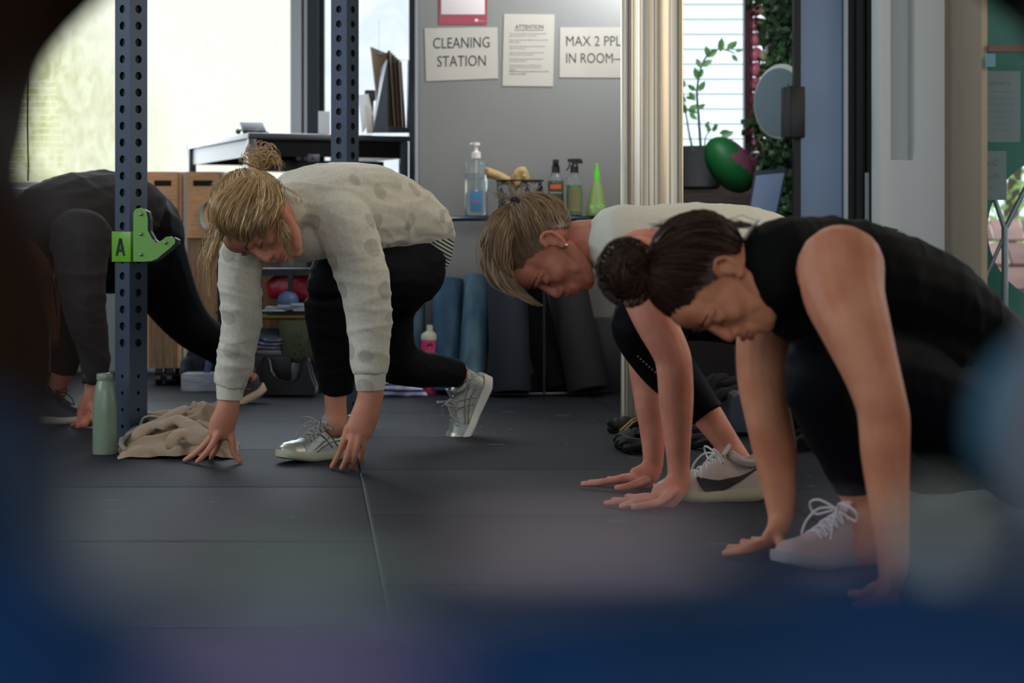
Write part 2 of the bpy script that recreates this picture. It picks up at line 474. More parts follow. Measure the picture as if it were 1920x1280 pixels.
while z < 2.5:
    b = MB(); b.box(((xl0+xl1)/2, ZL+.02, z+.038), (xl1-xl0-.02, .004, .080), rotm(8, 0, 0)); obj('louvre_blade', b, m_glass, w3, False)
    b = MB(); b.box(((xl0+xl1)/2, ZL+.012, z), (xl1-xl0-.02, .008, .0048)); obj('blade_edge', b, m_edge, w3, False)
    z += .0775; k += 1
mb = MB(); mb.box((X(1444, ZL+.05), ZL+.02, (zs+2.5)/2), (.03, .05, 2.5-zs)); w4 = struct('window_4', mb, mr)
m_pink = M('pink_louvre', (214, 110, 132), .3, trans=.45); m_yel = M('pale_yellow_louvre', (232, 222, 168), .4)
k = 0; z = zs-.04
while z < 2.5:
    b = MB()
    b.ell((X(1416, ZL), ZL-.03, z+.02), (.034, .020, .0385), rotm(0, 16, 0), 18, 12)
    obj('curved_blade', b, m_pink, w4)
    b = MB(); b.ell((X(1429, ZL), ZL-.06, z+.008), (.022, .014, .031), rotm(0, -14, 0), 14, 10); obj('blade_clip', b, m_yel, w4)
    z += .0775; k += 1

# ---- leaf wall along the right of the passage
lv = MB(); random.seed(3)
for k in range(3000):
    y = random.uniform(8.45, 10.35); zz = random.uniform(.1, 2.6)
    x = 1.275+.035*math.sin(zz*9)+random.uniform(-.05, .02)
    L = random.uniform(.030, .055); w = L*.45
    d = Vector((random.uniform(-1, .2), random.uniform(-1, .4), random.uniform(-1, .7))).normalized()
    s_ = d.orthogonal().normalized(); up = d.cross(s_); p = Vector((x, y, zz)); lv.av = random.random()
    lv.add([p, p+d*L*.5+s_*w+up*.004, p+d*L, p+d*L*.5-s_*w+up*.004, p+d*L*.5-up*.003], [(0, 1, 4), (1, 2, 4), (2, 3, 4), (3, 0, 4)])
m_leaf = M('ivy_leaf', (66, 96, 60), .35, vary=(9, .6))
lvw = thing('artificial_leaf_wall', (1.30, 9.4, 0), 'panel of dark artificial leaves covering the passage wall behind the oval sign', 'plant')
tag(obj('foliage', lv, m_leaf, lvw, False), kind='stuff')
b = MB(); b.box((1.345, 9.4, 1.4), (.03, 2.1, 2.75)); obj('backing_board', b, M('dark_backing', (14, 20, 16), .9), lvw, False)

# ---- door of bluish glass with black frame
ZD = 8.0
def blk(mb, p0, p1, y, t, z0, z1): mb.box(((X(p0, ZD)+X(p1, ZD))/2, y, (z0+z1)/2), (X(p1, ZD)-X(p0, ZD), t, z1-z0))
mb = MB()
blk(mb, 1487, 1500, ZD, .05, 0, 2.3); blk(mb, 1584, 1600, ZD, .05, 0, 2.3); blk(mb, 1500, 1584, ZD, .05, 0, .10); blk(mb, 1500, 1584, ZD, .05, 2.2, 2.3)
d1 = struct('door_1', mb, m_black)
b = MB(); blk(b, 1500, 1584, ZD, .012, .10, 2.2); obj('pane', b, M('blue_frosted_glass', (96, 112, 134), .28, .5, vary=(1.2, .06)), d1, False)
b = MB(); blk(b, 1579, 1587, ZD-.03, .02, 0, 2.3); obj('edge_strip', b, m_alu, d1, False)
lk = thing('door_lock_box', (X(1493, ZD), ZD-.05, .9), 'black lock box with handle plate on the edge of the glass door', 'lock')
b = MB(); b.box(J(1493, 211, ZD-.055), (.062, .06, .20), bev=.006); obj('lock_case', b, m_blackp, lk)
b = MB(); b.box(J(1473, 211, ZD-.06), (.030, .07, .195), bev=.005); obj('grip', b, m_dgrey, lk)
mb = MB()
for (p0, p1, dy) in ((1600, 1612, .0), (1612, 1618, .03), (1618, 1640, -.02), (1640, 1657, -.05)): blk(mb, p0, p1, ZD+dy-.03, .09, 0, 2.9)
struct('trim_4', mb, m_black)
b = MB(); blk(b, 1613, 1620, ZD-.10, .02, 0, .9); struct('trim_5', b, m_alu)
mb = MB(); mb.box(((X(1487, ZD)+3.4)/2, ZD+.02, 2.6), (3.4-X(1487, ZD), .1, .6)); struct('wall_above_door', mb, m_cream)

# ---- white pier with a recess, and its cream return
ZW = 7.6
x0, x1, xr0, xr1 = X(1652, ZW), X(1771, ZW), X(1670, ZW), X(1716, ZW)
zr = CAMH-(300-HZ)/FPX*ZW
mb = MB()
mb.box(((x0+xr0)/2, ZW+.1, 1.45), (xr0-x0, .2, 2.9)); mb.box(((xr1+x1)/2, ZW+.1, 1.45), (x1-xr1, .2, 2.9))
mb.box(((xr0+xr1)/2, ZW+.1, zr/2), (xr1-xr0, .2, zr)); mb.box(((xr0+xr1)/2, ZW+.17, (zr+2.9)/2), (xr1-xr0, .06, 2.9-zr))
struct('wall_pier', mb, m_white)
ZQ = 7.0
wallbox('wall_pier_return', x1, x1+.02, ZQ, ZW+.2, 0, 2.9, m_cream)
# ---- window to the right with the green frame
xg0, xg1 = x1+.02, 3.3
zg0, zg1 = .05, 2.5
mb = MB(); m_green = M('green_frame', (22, 92, 84), .5)
mb.box(((xg0+xg1)/2, ZQ+.04, zg0/2), (xg1-xg0, .08, zg0)); mb.box(((xg0+xg1)/2, ZQ+.04, 2.7), (xg1-xg0, .08, .4))
w5 = struct('window_5', mb, m_green)
b = MB(); b.box(((xg0+xg1)/2, ZQ+.05, (zg0+zg1)/2), (xg1-xg0, .004, zg1-zg0)); obj('pane', b, M('clear_pane', (240, 250, 250), .02, trans=1, ior=1.05, spec=.2), w5, False)
# green screen with a round opening outside it
arc = []; cgx, cgz, rg = X(1935, 7.3)+.10, CAMH-(430-HZ)/FPX*7.3, .265
for k in range(33): a = PI*.5+PI*k/32; arc.append((cgx+rg*math.cos(a), cgz+rg*math.sin(a)))
poly = arc+[(cgx, 0.0), (xg0+.003, 0.0), (xg0+.003, 2.6), (cgx, 2.6)]
mb = MB(); mb.prism(poly, 7.28, 7.31); struct('wall_green_screen', mb, m_green)
mb = MB(); m_steel = M('grey_steel', (120, 126, 132), .4, .6)
mb.tube([J(1884, 640, 7.2), J(1884, 425, 7.2)], .012, 10); mb.tube([J(1884, 430, 7.2), J(1935, 330, 7.2)], .010, 10); mb.tube([J(1884, 430, 7.2), J(1866, 376, 7.2), J(1850, 350, 7.2)], .009, 10); mb.tube([J(1884, 440, 7.2), J(1848, 520, 7.2)], .007, 10)
struct('trim_6', mb, m_steel)
# mirrored paper notices seen from behind on that window
m_paperback = M('paper_back', (108, 116, 122), .7); m_ghost = M('ink_through_paper', (84, 90, 96), .8)
def notice(name, px0, py0, px1, py1, z, label, lines, roll=0):
    o0 = J(px0, py1, z)
    w, h = W(px1-px0, z), W(py1-py0, z)
    r = thing(name, (o0.x+w/2, z, o0.z), label, 'notice', None)
    b = MB(); b.box((o0.x+w/2, z, o0.z+h/2), (w, .002, h)); obj('sheet', b, m_paperback, r, False)
    for (s, u, v, hh, wd) in lines:       # u from the right edge, as read from the other side
        text('lettering', s, m_ghost, r, lambda a, c: Vector((o0.x+w-u*w-a, z-.0016, o0.z+v*h+c)), hh*h, width=wd*w if wd else None)
    return r
notice('window_notice', 1832, 133, 1913, 266, 7.07, 'white paper notice reading ATTENTION taped high on the right window, back to front', [('ATTENTION', .22, .80, .045, .62)]+[('the rules of this gym are written here in small print', .15, .70-.09*k, .022, .72) for k in range(7)])
notice('handwritten_notice', 1832, 283, 1887, 375, 7.07, 'small handwritten paper on the right window below the larger notice, back to front', [('Grass', .25, .70, .13, .62), ('Please', .25, .42, .12, .62), ('on', .5, .2, .10, .22)])
b = MB(); o = J(1857, 113, 6.97); b.box(o, (.035, .002, .045)); tag(obj('sticker', b, M('pale_sticker', (70, 120, 130), .6), None, False, at=(o.x, o.y, o.z)), 'tiny pale square sticker above the notices on the right window', 'sticker')
wallbox('trim_7', xg0, xg1, 6.98, 7.0, CAMH-(97-HZ)/FPX*6.98, CAMH-(84-HZ)/FPX*6.98, M('brown_rail', (84, 60, 48), .6))

# ---- outdoors beyond the right window: a tiled roof and bright trees
roof = thing('tiled_roof', (3.2, 11.5, -.6), 'neighbouring roof of reddish clay tiles outside the right window', 'roof')
mt = [M('roof_tile', (150, 112, 104), .8, vary=(5, .2)), M('roof_tile_pale', (176, 136, 124), .8, vary=(5, .2))]
tmesh = None
for r in range(9):
    for c in range(9):
        p = Vector((2.45+c*.19+(r % 2)*.06, 11.0+r*.17, -.45+r*.145))
        b = MB(); b.box((0, 0, 0), (.182, .20, .02), rotm(38, 0, 0), bev=.006)
        if tmesh is None: tmesh = [b.mesh('roof_tile', mt[0]), b.mesh('roof_tile', mt[1])]
        o = bpy.data.objects.new('roof_tile', tmesh[(r*2+c*3) % 5 == 0]); C.objects.link(o); o.parent = roof
        o.location = p-Vector((3.2, 11.5, -.6))
b = MB(); b.box((3.2, 11.75, -.15), (1.9, 2.2, .03), rotm(40, 0, 0)); obj('roof_deck', b, M('roof_deck', (90, 70, 64), .9), roof, False)
tr = thing('garden_tree', (3.6, 15.0, -1.0), 'bright leafy tree outdoors seen through the right window', 'tree')
lv = MB(); random.seed(5)
for k in range(1600):
    p = Vector((3.75, 15, 1.0))+Vector((random.gauss(0, .55), random.gauss(0, .5), random.gauss(0, .75)))
    d = Vector((random.uniform(-1, 1), random.uniform(-1, 1), random.uniform(-1, .3))).normalized(); s_ = d.orthogonal().normalized(); L = .11
    lv.add([p, p+d*L*.5+s_*L*.25, p+d*L, p+d*L*.5-s_*L*.25], [(0, 1, 2, 3)])
tag(obj('foliage', lv, M('bright_leaf', (150, 176, 96), .6, vary=(3, .3)), tr, False), kind='stuff')
b = MB(); b.tube([(3.6, 15, -1), (3.65, 15, .4), (3.75, 15, 1.4)], [.11, .08, .04], 10); obj('trunk', b, M('bark', (92, 78, 64), .9), tr)
# ================================================================== THINGS
# ---------------- perforated rack posts
m_post = M('grey_blue_steel', (62, 72, 86), .42, .35, vary=(6, .08), bump=(200, .1, .001))
m_hole = M('post_inside', (10, 11, 13), .7)
def rack_post(name, px_edge, z, ang, label, pitch0, top=2.3):
    """square tube turned by ang; px_edge is where its front arris is seen; round holes are cut through its faces"""
    a = .068; h = a/2
    R = Matrix.Rotation(ang, 3, 'Z')
    e = J(px_edge, HZ, z); e.z = 0
    c = e - R@Vector((h, -h, 0))           # front arris is at local (+h, -h)
    r = thing(name, (c.x, c.y, 0), label, 'rack post', 'perforated steel rack posts')
    mb = MB(); t = .0035; pitch = .05
    # four sides, each a ladder of quads around octagonal holes
    nseg = int(top/pitch)
    for s in range(4):
        Rs = Matrix.Rotation(s*PI/2, 3, 'Z')
        def P(u, v, d=0): return c + R@(Rs@Vector((u, -h+d, v)))
        for k in range(nseg):
            z0, z1 = k*pitch, (k+1)*pitch; zc = (z0+z1)/2
            big = (z0 >= .27) or z0 < -1
            rr = .0125 if big else .0058
            if z0 < .02 or .215 < z0 < .262: rr = 0
            if rr == 0:
                mb.add([P(-h, z0), P(h, z0), P(h, z1), P(-h, z1)], [(0, 1, 2, 3)]); continue
            n = 16; inner = []; inn2 = []; outer = []
            for q in range(n):
                w = 2*PI*(q+.5)/n; cw, sw = math.cos(w), math.sin(w)
                inner.append(P(rr*cw, zc+rr*sw)); inn2.append(P(rr*cw, zc+rr*sw, t))
                m_ = max(abs(cw)/h, abs(sw)/(pitch/2)); outer.append(P(cw/m_, zc+sw/m_))
            mb.add(inner+outer+inn2, [(q, (q+1) % n, n+(q+1) % n, n+q) for q in range(n)]+[(q, 2*n+q, 2*n+(q+1) % n, (q+1) % n) for q in range(n)])
            # corner fillers of the square
            for (sx, sy) in ((1, 1), (-1, 1), (-1, -1), (1, -1)):
                cc = P(sx*h, zc+sy*pitch/2)
                best = sorted(range(n), key=lambda q: (outer[q]-cc).length)[:2]
                mb.add([outer[best[0]], cc, outer[best[1]]], [(0, 1, 2)])
    obj('tube', mb, m_post, r, False)
    b = MB(); b.box((c.x, c.y, top/2), (.050, .050, top), R); obj('tube_lining', b, m_hole, r, False)
    b = MB(); b.box((c.x, c.y, .004), (.12, .12, .008), R, bev=.002); obj('base_plate', b, m_post, r)
    return r, c, R
A1 = math.radians(-40)
post1, pc1, PR1 = rack_post('rack_post', 243, 6.05, A1, 'nearer grey steel rack post with round holes and the green hook', 0)
post2, pc2, PR2 = rack_post('rack_post', 650, 6.92, math.radians(-33), 'grey steel rack post behind the blonde woman in the sweatshirt', 0)
# ---------------- green j-hook with cut-out A
m_lime = M('lime_paint', (92, 150, 34), .38, coat=.3); m_rub = M('black_rubber', (20, 21, 23), .55); m_bolt = M('bolt_steel', (120, 124, 120), .3, .8)
jh = thing('rack_hook', (pc1.x, pc1.y, CAMH-(490-HZ)/FPX*6.03), 'lime green rack hook with a letter A clamped on the nearer post', 'rack hook')
def PF(u, v, d):      # left face of the post: u along it, v height, d in front of it
    return pc1 + PR1@Vector((-.034+u, -.034-d, 0)) + Vector((0, 0, v))
def PS(u, v, d):      # right face
    return pc1 + PR1@Vector((.034+d, -.034+u, 0)) + Vector((0, 0, v))
def zy(py): return CAMH-(py-HZ)/FPX*6.03
z0, z1 = zy(491), zy(434)
A_out = [(.017, .2), (.026, .2), (.0295, .42), (.039, .42), (.0425, .2), (.0515, .2), (.0405, .78), (.029, .78)]
Hh = z1-z0
# plate around the cut-out letter: frame built from strips, the letter is a dark recess
b = MB(); b.box((PF(.036, (z0+z1)/2, .0035)), (.088, .006, Hh), PR1, bev=.0015); obj('clamp_plate', b, m_lime, jh)
b = MB()
LA = [(.012, .20), (.021, .20), (.0305, .66), (.040, .20), (.0545, .20), (.0400, .80), (.0260, .80)]
b.prism([(u, z0+v*Hh) for u, v in [(.012, .2), (.022, .2), (.0345, .62), (.036, .78), (.028, .78)]], .0068, .0078, PF)
b.prism([(u, z0+v*Hh) for u, v in [(.030, .42), (.036, .40), (.036, .78), (.040, .78), (.056, .2), (.047, .2), (.0435, .33), (.029, .33)]], .0068, .0078, PF)
obj('letter_cutout', b, m_hole, jh, False)
b = MB(); b.box(PS(.036, (z0+z1)/2, .0035), (.006, .076, Hh), PR1, bev=.001); obj('clamp_side', b, m_lime, jh)
def JK(px, py): return ((px-250)/FPX*6.0, zy(py))
hook = [(252, 490), (252, 400), (256, 392), (266, 390), (276, 396), (279, 410), (279, 432), (287, 447), (296, 455), (306, 450), (313, 444), (322, 443), (330, 448), (330, 456), (322, 464), (296, 485), (286, 489), (270, 490)]
mk = lambda d0: (lambda u, v, w: J(250, HZ, 6.0)+Vector((u, -.018+w, v-CAMH)) )
b = MB(); b.prism([JK(*q) for q in hook], 0, .006, mk(0)); obj('hook_plate', b, m_lime, jh, False)
b = MB(); b.prism([(JK(*q)[0]*1.03+.006, JK(*q)[1]-.003) for q in hook[1:]], .007, .045, mk(0)); obj('hook_liner', b, m_rub, jh, False)
for (px, py) in ((267, 402), (267, 439), (267, 477), (313, 455)):
    b = MB(); u, v = JK(px, py); b.ell(J(250, HZ, 6.0)+Vector((u, -.020, v-CAMH)), (.0055, .003, .0055)); obj('bolt', b, m_bolt, jh)

# ---------------- mint bottle by the post
Zb = ZF(852); m_mint = M('mint_paint', (122, 136, 114), .33, coat=.25, bump=(300, .03, .001)); s_ = Zb/FPX
bo = thing('water_bottle', (X(196.5, Zb), Zb, 0), 'mint green metal water bottle standing beside the rack post', 'bottle')
def prof(rows, base, z): return [((W(r, z)), (base-y)*z/FPX) for r, y in rows]
b = MB(); b.lathe(prof([(20, 852), (22.2, 850), (22.6, 845), (22.4, 770), (21.8, 752), (19.5, 735), (17, 722), (14.5, 715), (14, 712)], 852, Zb), bo.location, n=40); obj('bottle_body', b, m_mint, bo)
b = MB(); b.lathe(prof([(15.2, 712), (15.6, 711), (15.6, 702), (15, 700.5), (1, 700.5)], 852, Zb), bo.location, n=40); obj('cap', b, m_mint, bo)
b = MB(); b.lathe(prof([(14.6, 700.6), (14.6, 699.4), (12.8, 699.2), (12.6, 700), (1, 700)], 852, Zb), bo.location, n=40); obj('steel_rim', b, m_bolt, bo)

# ---------------- knitted beige garment on the floor
m_knit = M('beige_knit', (150, 126, 100), .9, vary=(30, .12), bump=(330, .9, .004), sheen=.3)
zc = ZF(838)
tw = thing('knitted_jumper', (X(320, zc), zc, 0), 'crumpled beige knitted garment on the floor beside the mint bottle', 'clothing')
def F(px, py, z=5.95): return J(px, py, z+.10)
b = MB(); NX, NY = 150, 90; vs = []
def ridge(q): return 1-abs(noise.noise(q))*2
def env(px, v):
    tab = [(222, 12), (236, 38), (262, 62), (300, 74), (345, 88), (378, 96), (405, 88), (425, 42), (448, 5)]
    for (a0, h0), (a1, h1) in zip(tab, tab[1:]):
        if px <= a1: return (h0+(h1-h0)*(px-a0)/(a1-a0))*.00162
    return 0
for iy in range(NY+1):
    v = iy/NY; z = 5.86+.50*v
    for ix in range(NX+1):
        u = ix/NX; px = 222+226*u; z = 5.86+.50*v+(1-v)*.05*noise.noise(Vector((px*.035, 1, 2))); x = X(px+10*(1-v)*noise.noise(Vector((v*9, u*3, 4))), z)
        q = Vector((x*7+.8*noise.noise(Vector((x*5, z*5, 3))), z*9+.9*noise.noise(Vector((x*6, z*4, 9))), 1.7))
        edge = min(1, u/.07, (1-u)/.07)**.6*max(0, min(1, v/.10, (1-v)/.25))**.5
        f1 = max(0, ridge(q))**2.2; f2 = max(0, ridge(q*2.1+Vector((3, 1, 5))))**2.5
        h = env(px, v)*(.30+.70*math.sin(min(1, v*1.5)*PI/2))*(.46+.60*f1+.14*f2)*edge
        vs.append(Vector((x+.012*noise.noise(q*1.1), z-.02*f1*(1-v), .001+h)))
def gi(a, c): return c*(NX+1)+a
b.add(vs, [(gi(a, c), gi(a+1, c), gi(a+1, c+1), gi(a, c+1)) for a in range(NX) for c in range(NY)])
kc = obj('knitted_cloth', b, m_knit, tw)
bm = bmesh.new(); bm.from_mesh(kc.data)
for _ in range(6): bmesh.ops.smooth_vert(bm, verts=bm.verts, factor=.5, use_axis_x=True, use_axis_y=True, use_axis_z=True)
for e in bm.edges: e.smooth = True
bm.to_mesh(kc.data); bm.free()
b = MB()
for fo in ([(300, 800, 5.86, 8), (332, 787, 5.90, 8), (360, 800, 5.86, 9), (386, 816, 5.82, 8), (404, 832, 5.80, 5)], [(238, 834, 5.86, 7), (262, 812, 5.86, 9), (296, 794, 5.92, 8), (330, 776, 5.98, 8), (352, 764, 6.02, 6)], [(322, 838, 5.77, 8), (326, 822, 5.78, 8), (345, 812, 5.80, 8), (372, 828, 5.78, 7), (398, 838, 5.78, 5)]):
    b.loft([(F(p, q, z), W(r, z)*.85, W(r, z)*1.9) for p, q, z, r in fo], ref=(0, -.6, 1), n=14, sub=6)
fused('cloth_fold', b, m_knit, tw, .006, 3, lambda c: .003*noise.noise(c*40))
b = MB(); b.loft([(F(262, 806, 5.93), .010, .004), (F(268, 785, 5.94), .010, .004), (F(284, 780, 5.95), .010, .004), (F(304, 783, 5.97), .010, .004)], ref=(0, -1, 0), n=8); b.loft([(F(236, 844, 5.80), .016, .006), (F(228, 830, 5.82), .020, .006), (F(244, 814, 5.88), .016, .006)], ref=(0, -1, 0), n=8)
obj('hem_band', b, M('pale_hem', (150, 148, 142), .9, bump=(300, .6, .003)), tw)

# ---------------- standing desk at the window
m_desk = M('desk_top', (62, 64, 66), .35, coat=.1); m_desk2 = M('desk_frame', (70, 74, 78), .4, .4); m_apron_shaded = M('desk_apron_shaded', (26, 24, 24), .8, spec=.1)
ZK = 8.72; DA = J(465, 248, ZK); th = .40; DR = Vector((math.cos(th), math.sin(th), 0)); DB = Vector((-math.sin(th), math.cos(th), 0))
RD = Matrix.Rotation(th, 3, 'Z'); Lw, Ld = .74, 1.10; Hd = DA.z
dk = thing('standing_desk', (DA.x, DA.y, 0), 'tall dark grey office desk in front of the frosted window', 'desk', rotz=th)
dc = Vector((DA.x, DA.y, 0))+DR*Lw/2+DB*Ld/2
b = MB(); b.box((dc.x, dc.y, Hd-.013), (Lw, Ld, .026), RD, bev=.008); obj('desk_top', b, m_desk, dk)
for (u, v, sx, sy) in ((Lw/2, .03, Lw-.05, .015), (Lw/2, Ld-.03, Lw-.05, .015), (.03, Ld/2, .015, Ld-.05), (Lw-.03, Ld/2, .015, Ld-.05)):
    p = Vector((DA.x, DA.y, Hd-.063))+DR*u+DB*v; b = MB(); b.box(p, (sx, sy, .072), RD); obj('apron', b, m_apron_shaded if sx > .1 else M('desk_side_apron_lit', (150, 150, 150), .5), dk, False)  # window light painted in: pale side aprons, dark front and back ones
b = MB()
for (u, v) in ((.022, .022), (Lw-.022, .022), (.022, Ld-.022), (Lw-.022, Ld-.022)):
    p = Vector((DA.x, DA.y, (Hd-.026)/2))+DR*u+DB*v
    b = MB(); b.box(p, (.036, .036, Hd-.026), RD, bev=.006); obj('leg', b, m_desk2, dk)
b = MB(); p = Vector((DA.x, DA.y, Hd-.135))+DR*.36+DB*.2; b.box(p, (.62, .10, .05), RD); obj('cable_tray', b, m_black, dk, False)
b = MB(); p = Vector((DA.x, DA.y, Hd-.105))+DR*.30+DB*.02; b.box(p, (.055, .01, .034), RD, bev=.003); b.ell(p+Vector((0, -.008, 0)), .006); obj('power_socket', b, m_desk2, dk)
def D(u, v, h=0): return Vector((DA.x, DA.y, Hd+h))+DR*u+DB*v
tb = thing('payment_terminal', D(.06, .12), 'small dark tablet terminal tilted on the corner of the tall desk', 'tablet', rotz=th)
b = MB(); b.box(D(.055, .12, .026), (.105, .014, .075), RD@rotm(-55, 0, 0), bev=.003); obj('screen_case', b, m_blackp, tb)
b = MB(); b.box(D(.055, .14, .012), (.05, .03, .024), RD, bev=.004); obj('stand', b, m_black, tb)
cb = MB(); pts = [D(-.02+.02*k, .10+.02*math.sin(k*1.3), .006+.012*abs(math.sin(k*.9))) for k in range(8)]
cb.tube(pts, .0035, 6, sub=2, cap='round'); 
g_ = MB(); g_.ell(D(-.0, .16, .012), .012); tag(obj('cable_plug', g_, m_blackp, None, at=D(0, .16)), 'small black plug lying by the cable on the tall desk', 'plug')
tag(obj('charging_cable', cb, m_blackp, None, at=D(.0, .1)), 'tangled black charging cable on the corner of the tall desk', 'cable')
# mesh file holder with clipboard and folders
m_mesh = M('mesh_metal', (60, 64, 72), .4, .5)
fh = thing('magazine_file', D(.58, .10), 'dark mesh magazine file holding folders on the tall desk', 'file holder', rotz=th)
zf = 8.86
def q4(mb, pts, t=.0025):
    n = (pts[1]-pts[0]).cross(pts[2]-pts[0]).normalized()*t
    mb.add([p+n for p in pts]+[p-n for p in pts], [(0, 1, 2, 3), (7, 6, 5, 4), (0, 4, 5, 1), (1, 5, 6, 2), (2, 6, 7, 3), (3, 7, 4, 0)])
b = MB()
q4(b, [J(699, 249, zf), J(727, 249, zf-.06), J(727, 112, zf-.06), J(716, 124, zf)])
# side walls are grilles of thin wires
for k in range(17):
    t = k/16; p0 = J(700+27*t, 249, zf-.06*t); p1 = J(714+13*t, 126-14*t, zf-.06*t); b.tube([p0, p1], .0012, 4)
q4(b, [J(727, 249, zf-.06), J(766, 249, zf-.02), J(766, 240, zf-.02), J(727, 236, zf-.06)])
q4(b, [J(762, 249, zf+.12), J(766, 249, zf-.02), J(767, 113, zf-.0), J(762, 113, zf+.12)])
b.tube([J(727, 249, zf-.06), J(727, 112, zf-.06), J(767, 113, zf-.0), J(766, 249, zf-.02)], .003, 6)
b.tube([J(699, 249, zf), J(716, 122, zf), J(727, 112, zf-.06)], .003, 6)
obj('mesh_wall', b, m_mesh, fh, False)
m_kraft = [M('kraft_folder', (150, 104, 62), .7), M('brown_folder', (92, 66, 50), .7), M('pale_folder', (190, 176, 150), .7), M('dark_folder', (60, 52, 50), .7)]
for k in range(7):
    b = MB(); dx = k*4.2; q4(b, [J(733+dx*.9, 248, zf+.01), J(738+dx*.9, 248, zf+.10), J(727+dx, 95+abs(k-1)*4, zf+.12), J(723+dx, 95+abs(k-1)*4, zf+.0)], .0022)
    tag(obj('folder', b, m_kraft[(k*3) % 4], None, False, at=J(735+dx, 248, zf+.05)), ['kraft brown folder nearest the clipboard in the mesh file', 'dark folder second from the clipboard in the mesh file', 'pale folder in the middle left of the mesh file', 'brown folder in the middle of the mesh file', 'kraft folder right of the middle in the mesh file', 'dark folder second from the right end of the mesh file', 'pale folder at the right end of the mesh file'][k], 'folder', 'folders in the mesh file')
cp = thing('clipboard', J(715, 249, zf+.06), 'clipboard leaning out of the mesh file on the tall desk', 'clipboard')
b = MB(); q4(b, [J(712, 240, zf+.03), J(738, 246, zf+.10), J(724, 100, zf+.10), J(695, 88, zf+.03)], .003); obj('board', b, M('clip_board', (196, 176, 150), .6), cp, False)
b = MB(); b.box(J(708, 99, zf+.05), (.045, .01, .012), rotm(0, 20, 0), bev=.002); b.tube([J(710, 98, zf+.05), J(711, 38, zf+.05)], .0008, 4); obj('clip', b, m_bolt, cp)
b = MB(); q4(b, [J(672, 178, zf+.2), J(690, 176, zf+.16), J(699, 214, zf+.16), J(680, 248, zf+.2)], .003); q4(b, [J(688, 250, zf+.1), J(698, 250, zf+.12), J(697, 205, zf+.12), J(682, 195, zf+.1)], .002)
tag(obj('paper_stack', b, M('white_paper', (220, 222, 220), .6), None, False, at=J(688, 250, zf+.15)), 'curled white papers standing beside the mesh file on the tall desk', 'paper')
b = MB(); b.box(J(694, 179, zf+.25), (.05, .05, .05), bev=.01); b.box(J(694, 210, zf+.25), (.03, .03, .16)); tag(obj('tape_dispenser', b, m_dgrey, None, at=J(694, 250, zf+.25)), 'dark desk tidy behind the white papers on the tall desk', 'desk tidy')
b = MB(); b.box(J(608, 230, ZK+.35), (.05, .03, .10), bev=.002); tag(obj('white_carton', b, M('carton_white', (235, 236, 238), .5), None, at=J(608, 250, ZK+.35)), 'upright white card box left of the farther rack post on the tall desk', 'box')

# ---------------- two wood-grain trolleys with cut-out handles
m_wood = M('wood_laminate', (196, 144, 98), .5, vary=(14, .2), stretch=(1, 1, 14)); m_zebra = M('dark_zebrano', (124, 92, 60), .5, vary=(22, .38), stretch=(6, 6, .35)); m_edgew = M('pale_edging', (176, 172, 160), .5)
def trolley(px0, px1, py0, label, z=8.93, top=322, bot=690):
    a, c = J(px0, bot, z), J(px1, top, z); r = thing('storage_trolley', ((a.x+c.x)/2, z, 0), label, 'trolley', 'wood-grain storage trolleys under the window')
    w, h = c.x-a.x, c.z-a.z; cx_ = (a.x+c.x)/2
    t = .30; zt = c.z
    # upper front of light wood: a board with a slot
    hy0, hy1 = zt-W(16, z), zt-W(27, z); s0, s1 = cx_-w*.31, cx_+w*.30; zl = zt-W(124, z)
    b = MB(); b.box((cx_, z, (zt+hy0)/2), (w, .018, zt-hy0)); b.box((cx_, z, (hy1+zl)/2), (w, .018, hy1-zl))
    b.box(((a.x+s0)/2, z, (hy0+hy1)/2), (s0-a.x, .018, hy0-hy1)); b.box(((c.x+s1)/2, z, (hy0+hy1)/2), (c.x-s1, .018, hy0-hy1))
    obj('front_board', b, m_wood, r, False); b = MB(); b.box((cx_, z+.10, (zt+zl)/2-.01), (w, .01, zt-zl-.03)); obj('inner_panel', b, M('dark_inner_panel', (16, 34, 34), .8), r, False)
    b = MB(); b.box((cx_, z+.02, (zl+a.z)/2), (w, .016, zl-a.z)); obj('lower_board', b, m_zebra, r, False)
    b = MB(); b.box((a.x-.008, z+.15, (zt+a.z)/2), (.018, .28, h)); b.box((c.x+.008, z+.15, (zt+a.z)/2), (.018, .28, h)); obj('side_panel', b, m_edgew if px0 > 280 else m_wood, r, False)
    b = MB(); b.box((cx_, z+.15, a.z+.01), (w, .26, .018)); obj('base_board', b, m_edgew, r, False)
    for k in (0, 1):
        for v in (.04, .27):
            p = Vector((a.x+.04+k*(w-.08), z+v, .028)); b = MB(); b.lathe([(.028, -.012), (.028, .012)], p, rotm(0, 90, 0), 16); b.box(p+Vector((0, 0, .03)), (.03, .02, .03)); obj('caster', b, m_blackp, r)
    return r
trolley(278, 333, 322, 'wood-grain trolley with slot handle partly behind the nearer rack post')
trolley(350, 412, 322, 'wood-grain trolley with slot handle under the desk, left of the blonde woman')
